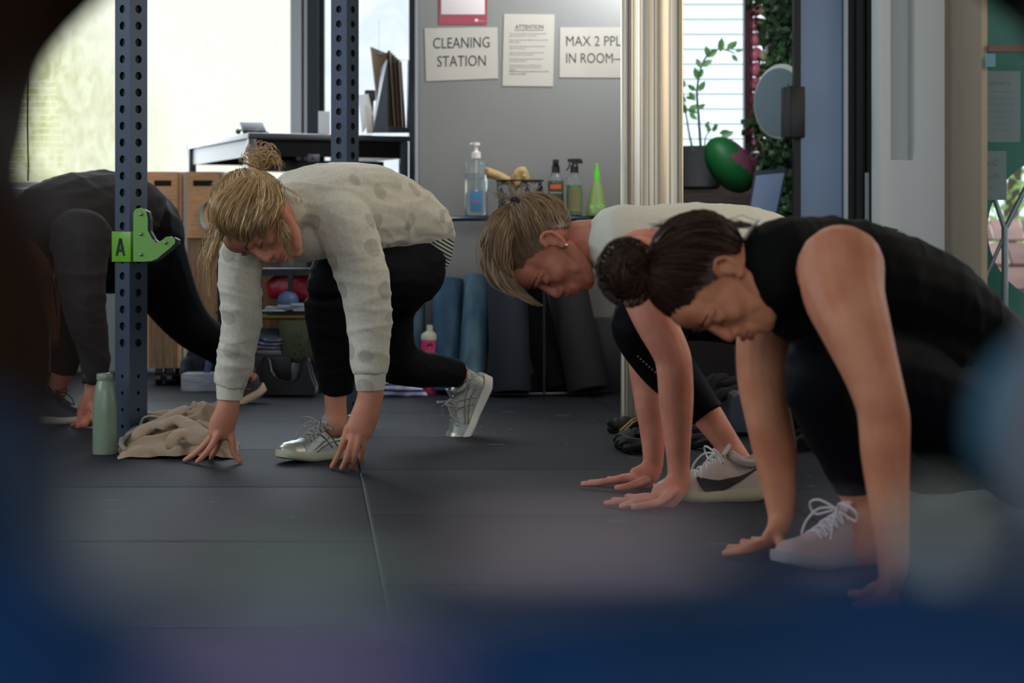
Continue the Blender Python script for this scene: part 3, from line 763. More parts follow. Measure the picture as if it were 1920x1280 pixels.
# low cabinet of dark wood grain behind the legs
cbz = 9.33
ca = thing('storage_cabinet', (X(400, cbz), cbz, 0), 'low zebra-grained cabinet on wheels behind the lunging person on the left', 'cabinet')
a, c = J(303, 690, cbz), J(508, 430, cbz)
b = MB(); b.box(((a.x+c.x)/2, cbz+.2, (a.z+c.z)/2), (c.x-a.x, .40, c.z-a.z), bev=.003); obj('carcass', b, m_zebra, ca)
for k in range(3):
    b = MB(); b.box((a.x+(c.x-a.x)*(k+.5)/3, cbz-.006, (a.z+c.z)/2), ((c.x-a.x)/3-.006, .014, c.z-a.z-.02)); obj('door', b, m_zebra, ca, False)
b = MB(); b.box((a.x-.018, cbz+.18, (a.z+c.z)/2), (.036, .42, c.z-a.z)); obj('end_panel', b, m_edgew, ca, False)
for k in (0.05, .5, .95):
    p = Vector((a.x+(c.x-a.x)*k, cbz+.04, .03)); b = MB(); b.lathe([(.03, -.014), (.03, .014)], p, rotm(0, 90, 0), 16); b.box(p+Vector((0, 0, .03)), (.03, .02, .03)); obj('caster', b, m_blackp, ca)
# purple and pale blue loop bands hanging from the trolley
def band(name, pts, z, mat, label, w=.02, t=.002):
    b = MB(); P = [J(px, py, z-.02+dz) for px, py, dz in pts]
    b.loft([(p, t, w) for p in P+[P[0]]], ref=(P[0]-P[len(P)//2]), n=8, cap='open', sub=3) if False else b.loft([(p, w, t) for p in P], ref=(0.2, 1, 0), n=8, cap='flat', sub=4)
    return tag(obj(name, b, mat, None, at=P[0]), label, 'exercise band', 'loop bands hung on the trolley')
band('loop_band', [(408, 345, 0), (400, 344, .01), (396, 356, .02), (398, 372, .02), (390, 380, .01), (384, 374, 0), (388, 366, 0), (402, 370, -.01), (408, 385, -.02)], 8.98, M('lilac_latex', (176, 140, 190), .45), 'lilac loop band hanging from the trolley beside the blonde hair')
band('loop_band', [(408, 378, 0), (394, 376, .01), (382, 388, .02), (378, 408, .02), (384, 426, .01), (398, 430, 0), (408, 424, -.01)], 8.92, M('sky_latex', (120, 190, 205), .45), 'pale blue loop band hanging below the lilac one')

# ---------------- black shelf rack behind the blonde woman
rk = 8.48
ra = thing('shelf_rack', (X(500, rk), rk, 0), 'black metal rack with gym equipment behind the blonde woman', 'rack')
for (px, y1) in ((413, 470), (545, 505), (600, 505)):
    a = J(px, 700, rk); b = MB(); b.box((a.x, rk, (CAMH-(y1-HZ)/FPX*rk)/2), (.022, .022, CAMH-(y1-HZ)/FPX*rk)); obj('upright', b, m_black, ra, False)
for (y, t) in ((510, .03), (586, .012), (664, .012)):
    a, c = J(405, y, rk), J(610, y, rk); b = MB(); b.box(((a.x+c.x)/2, rk+.10, a.z), (c.x-a.x, .20, t)); obj('shelf', b, m_black, ra, False)
b = MB(); b.tube([J(484, 594, rk-.05), J(606, 594, rk-.05)], .012, 12); obj('rail', b, M('brass_bar', (120, 98, 50), .35, .7), ra)
b = MB(); b.loft([(J(520, 540, rk+.1), .05, .05), (J(550, 535, rk+.1), .075, .06), (J(600, 552, rk+.1), .05, .05)], ref=(0, 0, 1)); 
tag(fused('kit_bag', b, M('red_nylon', (150, 28, 48), .4, bump=(25, .8, .01)), None, .008, 2, lambda c: .006*noise.noise(c*25)), 'crumpled red nylon bag on the upper shelf of the black rack', 'bag')
p = J(540, 564, rk-.0); b = MB(); b.ell(p, (.045, .045, .042), n=24, m=16); tag(obj('exercise_ball', b, M('blue_ball', (58, 84, 112), .5), None, at=p-Vector((0, 0, .042))), 'small blue exercise ball on the shelf beside the red bag', 'ball')
for k in range(3):
    p = J(545+k*12, 577-k*3, rk-.02); b = MB(); b.box(p, (.20-.04*k, .12, .012), rotm(0, 0, 8*k), bev=.003)
    tag(obj('folded_band_pack', b, M('pale_pack', (130, 140, 150), .5), None, at=p), ['lowest flat grey pack', 'middle flat grey pack', 'topmost flat grey pack'][k]+' of the pile on the rack shelf under the blue ball', 'pack', 'flat packs on the rack shelf')
for k in range(3):
    p = J(505+(k-1)*6, 646-k*9, rk-.04); b = MB(); b.lathe([(.02, -.006), (.075-.006*k, -.006), (.078-.006*k, 0), (.075-.006*k, .006), (.02, .006)], p, rotm(8+6*k, 5, 0), 26)
    tag(obj('weight_plate', b, M('plate_grey', (70, 80, 90), .35, .4), None, at=p), ['lowest', 'middle', 'topmost'][k]+' small grey plate of the pile on the lower shelf of the black rack', 'plate', 'small plates on the lower rack shelf')
cr = thing('black_crate', (X(515, rk), rk, 0), 'black plastic crate low on the rack under the small plates', 'crate')
a, c = J(478, 672, rk-.1), J(552, 660, rk-.1)
b = MB(); b.box(J(514, 690, rk), (.17, .2, .12), bev=.01); obj('tub', b, m_blackp, cr)
tt = thing('tote_bag', (X(575, rk), rk-.06, 0), 'olive tote bag printed with green fruit outlines on the rack', 'bag')
b = MB(); b.loft([(J(572, 668, rk-.06), .03, .10), (J(572, 635, rk-.06), .035, .105), (J(572, 604, rk-.06), .012, .11)], ref=(0, 1, 0), n=18); obj('bag_body', b, M('olive_canvas', (62, 66, 46), .85), tt)
b = MB()
for (px, py) in ((556, 625), (572, 615), (590, 622), (562, 648), (580, 642), (553, 665), (598, 648)):
    cc = J(px, py, rk-.098); b.tube([cc+Vector((.013*math.cos(2*PI*k/14), 0, .014*math.sin(2*PI*k/14))) for k in range(15)], .0016, 5); b.tube([cc+Vector((0, 0, .014)), cc+Vector((.004, 0, .022))], .0016, 5)
obj('fruit_print', b, M('green_print', (44, 92, 60), .7), tt)
# moulded black cradle, two horns and a dished base
zc_ = 8.29
cd = thing('equipment_cradle', (X(543, zc_), zc_, 0), 'black moulded plastic cradle with two upright horns on the floor behind the blonde woman', 'cradle')
out = [(487, 737), (484, 730), (487, 690), (490, 676), (495, 669), (501, 669), (505, 676), (508, 694), (518, 710), (532, 716), (550, 716), (560, 706), (564, 684), (568, 671), (573, 668), (578, 671), (581, 684), (586, 706), (594, 724), (594, 737)]
b = MB(); b.prism([((px-960)/FPX*zc_, CAMH-(py-HZ)/FPX*zc_) for px, py in out], zc_-.06, zc_+.06); obj('frame', b, m_blackp, cd, True, ang=50)
b = MB(); b.tube([J(px, py, zc_-.062) for px, py in out[1:-1]], .005, 6); obj('rounded_edge', b, M('glossy_black', (34, 38, 44), .18), cd)
# striped grey block
zk = ZF(734); a, c = J(341, 734, zk), J(415, 700, zk)
yb = thing('foam_block', ((a.x+c.x)/2, zk+.06, 0), 'grey foam block with marbled streaks on the floor behind the grey sleeve', 'foam block')
b = MB(); b.box(((a.x+c.x)/2, zk+.06, c.z/2), (c.x-a.x, .14, c.z), rotm(0, 0, -3), bev=.006)
obj('block', b, M('marbled_foam', (138, 142, 150), .7, vary=(34, .5), stretch=(.5, 1, 12)), yb)
# dark backpack with net behind the leg
b = MB(); b.loft([(J(372, 704, 8.90), .07, .06), (J(385, 672, 8.93), .085, .08), (J(398, 640, 8.96), .05, .06)], ref=(1, 0, 0)); b.loft([(J(350, 700, 8.7), .035, .04), (J(352, 682, 8.72), .035, .04)], ref=(1, 0, 0))
bp_ = thing('backpack', (X(380, 8.75), 8.75, 0), 'dark navy backpack slumped behind the lunging leg on the left', 'bag'); fused('bag_body', b, M('navy_fabric', (26, 27, 40), .8, vary=(60, .3)), bp_, .01, 2, lambda c: .006*noise.noise(c*20))
b = MB(); b.loft([(J(394, 655, 8.68), .002, .014), (J(390, 690, 8.62), .002, .014), (J(383, 712, 8.6), .002, .014)], ref=(0, 1, 0), n=8); obj('strap', b, M('blue_webbing', (48, 66, 100), .8), bp_)

# ---------------- striped towel and pink bottle
zt = ZF(744)
tv = thing('striped_towel', (X(755, zt), zt+.04, 0), 'blue and white striped towel heaped on the floor behind the blonde woman', 'towel')
m_str = bpy.data.materials.new('striped_towelling'); m_str.use_nodes = True; nt = m_str.node_tree; bb = nt.nodes['Principled BSDF']
tc = nt.nodes.new('ShaderNodeTexCoord'); wv = nt.nodes.new('ShaderNodeTexWave'); wv.bands_direction = 'Z'; wv.inputs['Scale'].default_value = 13; wv.inputs['Distortion'].default_value = 2.2; wv.inputs['Detail'].default_value = 1
rp = nt.nodes.new('ShaderNodeValToRGB'); rp.color_ramp.interpolation = 'CONSTANT'; rp.color_ramp.elements[0].color = (*lin((44, 56, 130)), 1); rp.color_ramp.elements[1].position = .42; rp.color_ramp.elements[1].color = (*lin((196, 200, 214)), 1)
nt.links.new(tc.outputs['Object'], wv.inputs['Vector']); nt.links.new(wv.outputs['Fac'], rp.inputs['Fac']); nt.links.new(rp.outputs['Color'], bb.inputs['Base Color']); bb.inputs['Roughness'].default_value = .9
b = MB()
for f_ in ([(716, 738, 12), (722, 716, 14), (735, 700, 12)], [(722, 738, 10), (745, 726, 17), (768, 730, 12), (790, 738, 6)], [(740, 705, 12), (752, 718, 16), (765, 735, 12)], [(765, 722, 10), (782, 732, 9), (796, 741, 5)]):
    b.loft([(J(px, py, zt+.05), W(r, zt), W(r, zt)*1.3) for px, py, r in f_], ref=(0, 0, 1), n=12)
fused('towelling', b, m_str, tv, .007, 1, lambda c: .008*(1-abs(noise.noise(c*20)))-.004)
zq = ZF(739)+.03
pk = thing('sports_bottle', (X(806, zq), zq, 0), 'pink squeeze bottle with white cap standing against the blue foam roller', 'bottle')
b = MB(); b.lathe(prof([(15, 738), (16.5, 736), (16.5, 700), (15, 690), (16.3, 678), (16.5, 650), (16, 637)], 738, zq), pk.location, n=28); obj('bottle_body', b, M('pink_plastic', (206, 66, 112), .35), pk)
b = MB(); b.lathe(prof([(16.6, 637), (16.8, 634), (16.4, 628), (13, 624), (8, 621), (6, 620), (6, 611), (5, 609), (1, 609)], 738, zq), pk.location, n=28); obj('cap', b, M('pale_cap', (196, 196, 176), .4), pk)
b = MB(); p = J(806, 645, zq); b.prism([(p.x-.012, p.z-.012), (p.x-.004, p.z+.01), (p.x, p.z-.004), (p.x+.008, p.z+.012), (p.x+.016, p.z-.01), (p.x+.006, p.z-.002)], zq-.040, zq-.0372); obj('dark_print', b, m_blackp, pk, False)

# ---------------- half-round console table with ring base
zt_ = 8.55; tx = X(993, 8.3); Rt = .372
ht = thing('console_table', (tx, zt_, 0), 'black half-round console table carrying the cleaning bottles', 'table')
tz = .738
half = [(tx+Rt*math.cos(a), zt_-.02-(Rt*.78)*math.sin(a)) for a in [PI*k/40 for k in range(41)]]
b = MB(); b.prism(half, tz-.012, tz, lambda u, v, w: Vector((u, v, w))); obj('table_top', b, m_black, ht, False)
b = MB(); b.tube([Vector((u, v, tz-.012)) for u, v in half], .010, 8); obj('rim', b, M('rim_metal', (46, 56, 68), .35, .5), ht)
b = MB(); b.tube([Vector((u, v, .012)) for u, v in half]+[Vector((half[0][0], half[0][1], .012))], .008, 8); obj('base_ring', b, m_black, ht)
for k in (0, 18, 40):
    u, v = half[k]; b = MB(); b.tube([Vector((u, v, .01)), Vector((u, v, tz-.01))], .008, 8); obj('leg', b, m_black, ht)

# ---------------- foam rollers, rolled mats, black box under it
def roller(name, pb, pt, zb, zt, rpx, mat, label, grp, cat, spiral=False, n=32):
    b0, t0 = J(pb[0], HZ, zb), J(pt[0], pt[1], zt); b0.z = 0
    d = (t0-b0); L = d.length; R = frame(d.orthogonal(), d)    # third column = up along the roll
    r = W(rpx, zb); Q = Matrix((R.col[0], R.col[1], d.normalized())).transposed()
    lift = r*math.sqrt(max(0, 1-(d.normalized().z)**2)); base = b0+Vector((0, 0, lift))
    o = thing(name, b0, label, cat, grp)
    b = MB(); b.lathe([(r*.94, 0), (r, .008), (r, L-.012), (r*.96, L-.003), (r*.55, L), (r*.5, L-.004), (.001, L-.004)], base, Q, n); obj('roll', b, mat, o)
    if spiral:
        b = MB(); pts = [base+Q@Vector((r*(.12+.82*k/60)*math.cos(k*.62), r*(.12+.82*k/60)*math.sin(k*.62), L+.001)) for k in range(60)]; b.tube(pts, .0022, 4); obj('spiral_edge', b, M('mat_edge', (40, 42, 46), .8), o)
    return o
m_roll = M('blue_foam', (40, 74, 100), .65, vary=(16, .3), stretch=(1, 1, .25), rgb2=(92, 122, 134)); m_roll_d = M('deep_blue_foam', (26, 62, 98), .65, vary=(16, .3), stretch=(1, 1, .25), rgb2=(64, 104, 126)); m_dmat = M('dark_blue_mat', (24, 31, 42), .8, bump=(300, .3, .002)); m_kmat = M('charcoal_mat', (24, 24, 25), .8, bump=(300, .3, .002))
roller('foam_roller', (836, 0), (841, 527), 8.42, 8.50, 29, m_roll_d, 'darker blue foam roller between the pink bottle and the lighter blue roller', 'blue foam rollers', 'foam roller')
roller('foam_roller', (884, 0), (898, 526), 8.32, 8.46, 27, m_roll, 'lighter marbled blue foam roller leaning in the middle of the three blue ones', 'blue foam rollers', 'foam roller')
roller('foam_roller', (775, 0), (778, 540), 8.50, 8.55, 20, m_roll, 'mostly hidden blue foam roller behind the blonde woman\'s rear thigh', 'blue foam rollers', 'foam roller')
roller('rolled_mat', (958, 0), (948, 470), 8.26, 8.38, 38, m_dmat, 'dark blue rolled exercise mat below the ponytail', 'rolled mats under the console table', 'exercise mat', True)
roller('rolled_mat', (1040, 0), (985, 520), 8.50, 8.57, 30, m_kmat, 'short charcoal rolled mat leaning left under the console table', 'rolled mats under the console table', 'exercise mat', True)
roller('rolled_mat', (1103, 0), (1050, 480), 8.28, 8.42, 38, m_kmat, 'tall charcoal rolled mat leaning left at the right end of the table', 'rolled mats under the console table', 'exercise mat', True)
b = MB(); a, c = J(1112, 740, 8.4), J(1240, 598, 8.4); b.box(((a.x+c.x)/2, 8.52, c.z/2), (c.x-a.x, .22, c.z), bev=.004); tag(obj('plyometric_box', b, m_blackp, None, at=((a.x+c.x)/2, 8.52, 0)), 'plain black box on the floor between the rolled mats and the fluted column', 'box')

# ---------------- bottles and basket on the table
m_clear = M('clear_plastic', (238, 245, 248), .06, trans=.92, ior=1.2, spec=.5); m_wht = M('white_plastic', (226, 218, 206), .4); m_green_l = M('green_liquid', (96, 150, 44), .15, trans=.35, ior=1.3); m_green_d = M('dark_green_liquid', (48, 84, 44), .2, trans=.2)
def onbase(px, z): return Vector((X(px, z), z, tz+.0005))
zs_ = 8.36; ba = tz; 
def PT(px, py, z): return J(px, py, z)
def prow(rows, base, z, k=1.0): return [(W(r, z), (base-y)*z/FPX*k) for r, y in rows]
sa = thing('sanitizer_bottle', onbase(893, zs_), 'large clear pump bottle of hand sanitizer at the left of the console table', 'bottle')
L0 = sa.location
b = MB(); b.lathe(prow([(20, 402), (22, 400), (22, 310), (20, 303), (12, 298), (8, 296), (8, 290)], 402, zs_), L0, n=32, sy=.8); obj('bottle_body', b, m_clear, sa)
b = MB(); b.lathe(prow([(19, 400), (20.5, 398), (20.5, 322), (1, 322)], 402, zs_), L0, n=32, sy=.8); obj('gel', b, M('gel', (220, 224, 224), .1, trans=.85, ior=1.25), sa)
b = MB(); b.lathe(prow([(8.5, 294), (8.5, 283), (4, 281), (3, 279), (3, 270), (7, 270), (7, 265), (1, 264)], 402, zs_), L0, n=20); b.box(L0+Vector((W(-4, zs_), 0, W(402-267, zs_))), (W(16, zs_), .012, W(4, zs_)), bev=.002); b.tube([L0+Vector((0, 0, W(10, zs_))), L0+Vector((0, 0, W(112, zs_)))], .004, 8); obj('pump', b, m_wht, sa)
fl_ = zs_-W(22, zs_)*.8-.0012
b = MB(); b.box((X(893, fl_), fl_, L0.z+W(28, zs_)), (W(22, zs_), .001, W(40, zs_)), bev=.0004); obj('label_sticker', b, M('blue_label', (64, 116, 160), .5), sa)
def fr_s(px, py, y): 
    o_ = J(px, py, y); return lambda u, v: Vector((o_.x+u, y, o_.z+v))
b = MB(); p = J(893, 357, fl_-.001); b.box(p, (.004, .0008, .012)); b.box(p, (.012, .0008, .004)); obj('cross_mark', b, m_wht, sa, False)
b = MB(); p = J(893, 376, fl_-.001); b.tube([p+Vector((.013*math.cos(a), 0, .010*math.sin(a))) for a in [PI+PI*k/8 for k in range(9)]], .002, 5); obj('red_mark', b, M('red_print', (206, 70, 52), .5), sa)
m_ink = M('dark_ink', (40, 42, 46), .7)
text('small_print', 'SANITIZER', m_ink, sa, fr_s(878, 336, fl_-.001), .004, width=W(30, zs_))
text('small_print', 'hand gel', m_ink, sa, fr_s(884, 330, fl_-.001), .003)
def spray(px, z, label, liquid, brown, turn):
    r = thing('spray_bottle', onbase(px, z), label, 'spray bottle', 'trigger spray bottles on the console table'); L = r.location
    b = MB(); b.lathe(prow([(13, 402), (15, 400), (15, 340), (14, 332), (9, 324), (6, 321), (6, 318)], 402, z), L, n=28); obj('bottle_body', b, m_clear, r)
    b = MB(); b.lathe(prow([(12.5, 401), (14.3, 399), (14.3, 344 if not brown else 336), (1, 343 if not brown else 335)], 402, z), L, n=28); obj('liquid', b, liquid, r)
    k = turn
    b = MB(); b.lathe(prow([(7.5, 321), (7.5, 309), (5, 306), (4.5, 300)], 402, z), L, n=20)
    hd = [(-13, 296), (-10, 295), (12, 295), (16, 300), (15, 304), (6, 304), (6, 308), (-4, 308), (-4, 303), (-13, 301)]
    if k == 0: b.box(L+Vector((0, 0, W(402-302, z))), (W(11, z), W(26, z), W(11, z)), bev=.003)
    else:
        b.prism([(W(a, z), W(402-c_, z)) for a, c_ in hd], -.008, .008, lambda u, v, w: L+Vector((u, w, v)))
        b.tube([L+Vector((W(-9, z), 0, W(402-303, z))), L+Vector((W(-10, z), 0, W(402-310, z))), L+Vector((W(-15, z), 0, W(402-317, z)))], .003, 8, sub=3)
    obj('trigger_head', b, m_blackp, r, True, ang=35)
    f = z-W(15.2, z); lab = MB(); 
    arc = [(-.8+1.6*q/8) for q in range(9)]
    rr = W(15.35, z); vs = []; 
    for w_ in arc: vs += [L+Vector((rr*math.sin(w_), -rr*math.cos(w_), W(8, z))), L+Vector((rr*math.sin(w_), -rr*math.cos(w_), W(62 if brown else 52, z)))]
    lab.add(vs, [(2*q, 2*q+2, 2*q+3, 2*q+1) for q in range(8)]); obj('label_sticker', lab, M('label_paper', (126, 120, 78) if not brown else (60, 80, 50), .6), r, True)
    if brown:
        lb = MB(); p = J(px, 350, f-.0015); lb.box(p, (W(20, z), .001, W(8, z))); obj('orange_band', lb, M('orange_print', (206, 84, 36), .5), r, False)
        lb = MB(); p = J(px, 367, f-.001); lb.prism([(p.x-W(13, z), p.z+W(5, z)), (p.x+W(13, z), p.z+W(5, z)), (p.x, p.z-W(8, z))], f-.0014, f-.0008); obj('green_band', lb, M('green_band', (34, 74, 34), .5), r, False)
        text('lettering', 'Multipurpose', m_wht, r, fr_s(px-11, 362, f-.002), .0055, width=W(22, z))
    else:
        for q in range(7): text('small_print', 'cleaning spray', m_ink, r, fr_s(px-9, 352+q*6, f-.001), .003, width=W(18, z))
    return r
spray(1042, 8.36, 'trigger spray bottle of dark green cleaner with an orange label band', m_green_d, True, 0)
spray(1077, 8.33, 'trigger spray bottle of pale green cleaner with nozzle pointing left', m_green_l, False, 1)
zk2 = 8.34; cn = thing('cone_bottle', onbase(1119, zk2), 'cone-shaped pale green squeeze bottle at the right of the table', 'bottle'); L = cn.location
b = MB(); b.lathe(prow([(19, 402), (20, 400), (19.5, 392), (14, 362), (7.5, 338), (6.5, 335)], 402, zk2), L, n=28); obj('bottle_body', b, M('green_milky', (152, 176, 104), .3, trans=.25), cn)
b = MB(); b.lathe(prow([(7, 336), (6, 322), (3.5, 316), (3, 305), (1, 304)], 402, zk2), L, n=20); obj('nozzle', b, M('bright_green', (104, 196, 56), .35), cn)
b = MB(); arcs = [(-.9+1.8*q/8) for q in range(9)]; vs = []
for w_ in arcs: vs += [L+Vector((W(19.9, zk2)*math.sin(w_), -W(19.9, zk2)*math.cos(w_), W(5, zk2))), L+Vector((W(17.5, zk2)*math.sin(w_), -W(17.5, zk2)*math.cos(w_), W(24, zk2)))]
b.add(vs, [(2*q, 2*q+2, 2*q+3, 2*q+1) for q in range(8)]); obj('label_sticker', b, M('green_label', (120, 176, 84), .5), cn)
f = zk2-W(19, zk2)-.004
b = MB(); p = J(1127, 387, f); b.tube([p+Vector((.012*math.cos(2*PI*k/14), 0, .007*math.sin(2*PI*k/14))) for k in range(15)], .0009, 5); p = J(1110, 388, f)
for q in range(9): b.box(p+Vector(((q % 3-1)*.005, 0, (q//3-1)*.005)), (.003, .0006, .003))
obj('label_print', b, m_wht, cn, False)
# basket with perforated leafy wall, gloves in it
zb_ = 8.36; bk = thing('wire_basket', onbase(975, zb_), 'black basket with cut-out leaf pattern between the pump bottle and the sprays', 'basket'); L = bk.location; rb = W(43, zb_); hb = W(66, zb_)
b = MB()
for z_ in (0.004, hb): b.tube([L+Vector((rb*(.9+.1*z_/hb)*math.cos(2*PI*k/28), .62*rb*(.9+.1*z_/hb)*math.sin(2*PI*k/28), z_)) for k in range(29)], .004, 6)
random.seed(9)
for k in range(120):
    a = random.uniform(0, 2*PI); h0 = random.uniform(0, hb*.9); a2 = a+random.uniform(-.3, .3); h1 = min(hb, h0+random.uniform(.02, .05))
    f_ = lambda a, h: L+Vector((rb*(.9+.1*h/hb)*math.cos(a), .62*rb*(.9+.1*h/hb)*math.sin(a), h))
    b.tube([f_(a, h0), f_((a+a2)/2+.06, (h0+h1)/2), f_(a2, h1)], .0021, 4, sub=2)
obj('basket_wall', b, m_blackp, bk)
m_glove = M('tan_glove', (176, 146, 92), .7)
for (pts, lab) in (([(950, 338), (935, 330), (922, 326), (914, 322)], 'tan work glove hanging over the left rim of the basket'), ([(968, 345), (970, 328), (980, 320), (985, 335)], 'tan work glove bunched upright in the middle of the basket')):
    g = MB(); g.loft([(J(px, py, zb_), W(9, zb_), W(11, zb_)) for px, py in pts], ref=(0, 0, 1))
    for q in range(3): e = pts[-1]; g.loft([(J(pts[-2][0], pts[-2][1], zb_), W(5, zb_)), (J(e[0]-2+3*q, e[1]-5+5*q, zb_-.02+.02*q), W(4, zb_))], n=8)
    o = fused('work_glove', g, m_glove, None, .004, 2, lambda c: .002*noise.noise(c*60)); tag(o, lab, 'glove', 'tan work gloves in the basket')

# ---------------- paper signs on the partition
m_paper = M('laminated_paper', (160, 152, 138), .25, coat=.4, bump=(14, .25, .006))
def sign(name, c4, z, label, mat=None):
    P = [J(px, py, z) for px, py in c4]      # bottom-left, bottom-right, top-right, top-left
    r = thing(name, (P[0].x+P[1].x)/2 and Vector(((P[0].x+P[1].x)/2, z, P[0].z)), label, 'sign')
    b = MB(); q4(b, P, .0006); obj('sheet', b, mat or m_paper, r, False)
    return r, P
ZS = ZP-.004
m_black_ink = M('black_ink', (36, 36, 38), .6)
def sfr(px, py, slope=0): 
    o_ = J(px, py, ZS-.0018); return lambda u, v: Vector((o_.x+u, o_.y, o_.z+v+u*slope))
r, P = sign('cleaning_sign', [(799, 152), (934, 147), (933, 51), (796, 53)], ZS, 'laminated paper sign reading CLEANING STATION on the grey partition')
text('lettering', 'CLEANING', m_black_ink, r, sfr(811, 91, .02), W(20, ZS), width=W(106, ZS)); text('lettering', 'STATION', m_black_ink, r, sfr(819, 125, .02), W(20, ZS), width=W(91, ZS))
r, P = sign('rules_sign', [(942, 161), (1037, 162), (1040, 27), (945, 26)], ZS, 'portrait paper sign headed ATTENTION between the two large-print signs')
text('lettering', 'ATTENTION', m_black_ink, r, sfr(966, 54), W(7.5, ZS), width=W(53, ZS))
b = MB(); p = J(992, 56.5, ZS-.0018); b.box(p, (W(54, ZS), .0005, W(.8, ZS))); obj('underline', b, m_black_ink, r, False)
body = ['This is our team workplace and sharing the best fitness', 'spots in town depends on every one of us.', '', 'Please return plates and dumbbells to their racks with the', 'brush provided.', '', 'Please clean a towel with you at all times during your', 'workout. No towel no gym.', '', 'Please use spray and wipes provided if you leave any', 'sweat on a bench, mat, or equipment.', '', 'Please follow equipment education rules provided in', 'your classes, or at entry.', '', 'Please keep minding you on a safe policy. Do not', 'bounce training, instead remaining on permanent', 'schedule.']
for k, s in enumerate(body):
    if s: text('small_print', s, m_black_ink, r, sfr(955, 64+k*3.95), W(2.0, ZS), width=W(min(72, len(s)*1.25), ZS))
text('small_print', 'Please have a great workout, it is so nice', m_black_ink, r, sfr(955, 135), W(3, ZS), width=W(73, ZS))
text('small_print', 'to have you back!', m_black_ink, r, sfr(955, 140), W(3, ZS), width=W(32, ZS))
r, P = sign('limit_sign', [(1049, 145), (1196, 146), (1196, 51), (1050, 51)], ZS, 'paper sign reading MAX 2 PPL IN ROOM beside the fluted column')
text('lettering', 'MAX 2 PPL', m_black_ink, r, sfr(1060, 86), W(18.5, ZS), width=W(103, ZS)); text('lettering', 'IN ROOM\u2014', m_black_ink, r, sfr(1060, 118), W(18.5, ZS), width=W(110, ZS))
r, P = sign('red_poster', [(823, 46), (913, 46), (913, -60), (823, -60)], ZS, 'dark red poster with a white panel above the CLEANING STATION sign', M('red_poster', (136, 36, 52), .35, coat=.3))
b = MB(); a, c = J(827, 27, ZS-.002), J(909, -52, ZS-.002); b.box(((a.x+c.x)/2, ZS-.0016, (a.z+c.z)/2), (c.x-a.x, .001, c.z-a.z), bev=.0004); obj('white_panel', b, M('poster_white', (196, 186, 180), .4), r)
text('small_print', 'check in before you train', m_black_ink, r, sfr(845, 10), W(1.6, ZS), width=W(52, ZS)); text('small_print', 'scan the code with your phone', m_black_ink, r, sfr(842, 22), W(1.6, ZS), width=W(48, ZS))
text('small_print', 'safe gym', M('poster_text', (190, 150, 150), .5), r, sfr(895, 40), W(2.5, ZS), width=W(14, ZS))
b = MB(); p = J(893, 38, ZS-.0018); b.ell(p, (W(3.5, ZS), .0006, W(3.2, ZS)), n=10, m=6); obj('emblem', b, M('poster_text2', (200, 170, 170), .5), r)

# ---------------- things in the passage
zp_ = 9.6
lg = thing('timber_ledge', (X(1345, zp_), zp_, 0), 'dark timber box ledge below the louvre window', 'ledge')
a, c = J(1270, 470, zp_), J(1420, 362, zp_)
for k in range(4):
    zz = c.z-.02-k*.09; b = MB(); b.box(((a.x+c.x)/2, zp_+.05, zz-.03), (c.x-a.x, .8, .082), bev=.004); obj('board', b, M('old_timber', (66, 54, 46), .8, vary=(20, .3), stretch=(.4, 1, 6)), lg)
b = MB(); b.box(((a.x+c.x)/2, zp_+.05, (c.z-.38)/2), (c.x-a.x-.02, .76, c.z-.38)); obj('lower_box', b, M('old_timber_dark', (40, 34, 30), .9), lg, False)
pt = thing('potted_plant', (X(1310, 9.62), 9.62, c.z+.02), 'arching green plant in a grey pot in front of the louvre window', 'plant')
L = pt.location
b = MB(); b.lathe([(.085, 0), (.10, .01), (.13, .19), (.136, .20), (.128, .20), (.12, .17), (.001, .16)], L, n=26); obj('pot', b, M('grey_pot', (88, 88, 88), .7), pt)
def stem(pts, r0, leaves, z=9.5):
    P = [J(px, py, z+i*.0) for i, (px, py) in enumerate(pts)]
    b = MB(); b.tube(P, [r0*(1-.6*i/(len(P)-1)) for i in range(len(P))], 7, sub=4); obj('stem', b, M('plant_stem', (86, 96, 76), .5), pt)
    for (px, py, ang, Lp) in leaves:
        p = J(px, py, z-.01); a_ = math.radians(ang); d = Vector((math.cos(a_), random.uniform(-.3, .3), math.sin(a_))).normalized(); n_ = Vector((random.uniform(-.4, .4), -1, .2)).normalized(); s2 = d.cross(n_).normalized(); l = W(Lp, z)
        lf = MB(); lf.add([p, p+d*l*.35+s2*l*.24, p+d*l*.7+s2*l*.2, p+d*l, p+d*l*.7-s2*l*.2, p+d*l*.35-s2*l*.24, p+d*l*.5-n_*.004], [(0, 1, 6), (1, 2, 6), (2, 3, 6), (3, 4, 6), (4, 5, 6), (5, 0, 6)]); obj('leaf', lf, m_pl, pt)
m_pl = M('plant_leaf', (92, 140, 62), .4, trans=.15, vary=(30, .2))
random.seed(12)
stem([(1314, 280), (1310, 220), (1307, 170), (1315, 125), (1330, 100), (1352, 92), (1378, 100)], .007,
     [(1351, 98, 85, 28), (1362, 92, 40, 24), (1330, 108, 110, 24), (1326, 108, 40, 26), (1316, 128, 120, 22), (1314, 125, 30, 26), (1310, 150, 110, 26), (1308, 148, 60, 22), (1306, 170, 150, 22), (1310, 172, 60, 24), (1303, 190, 120, 22), (1372, 92, 60, 20), (1378, 96, 10, 16), (1372, 102, -50, 18), (1308, 212, 160, 22), (1306, 205, 30, 20), (1300, 185, 170, 16)])
stem([(1300, 285), (1292, 250), (1285, 205), (1280, 170)], .006, [(1288, 190, 150, 22), (1290, 205, 20, 24), (1286, 215, 100, 22), (1292, 212, -40, 20), (1284, 165, 100, 16)])
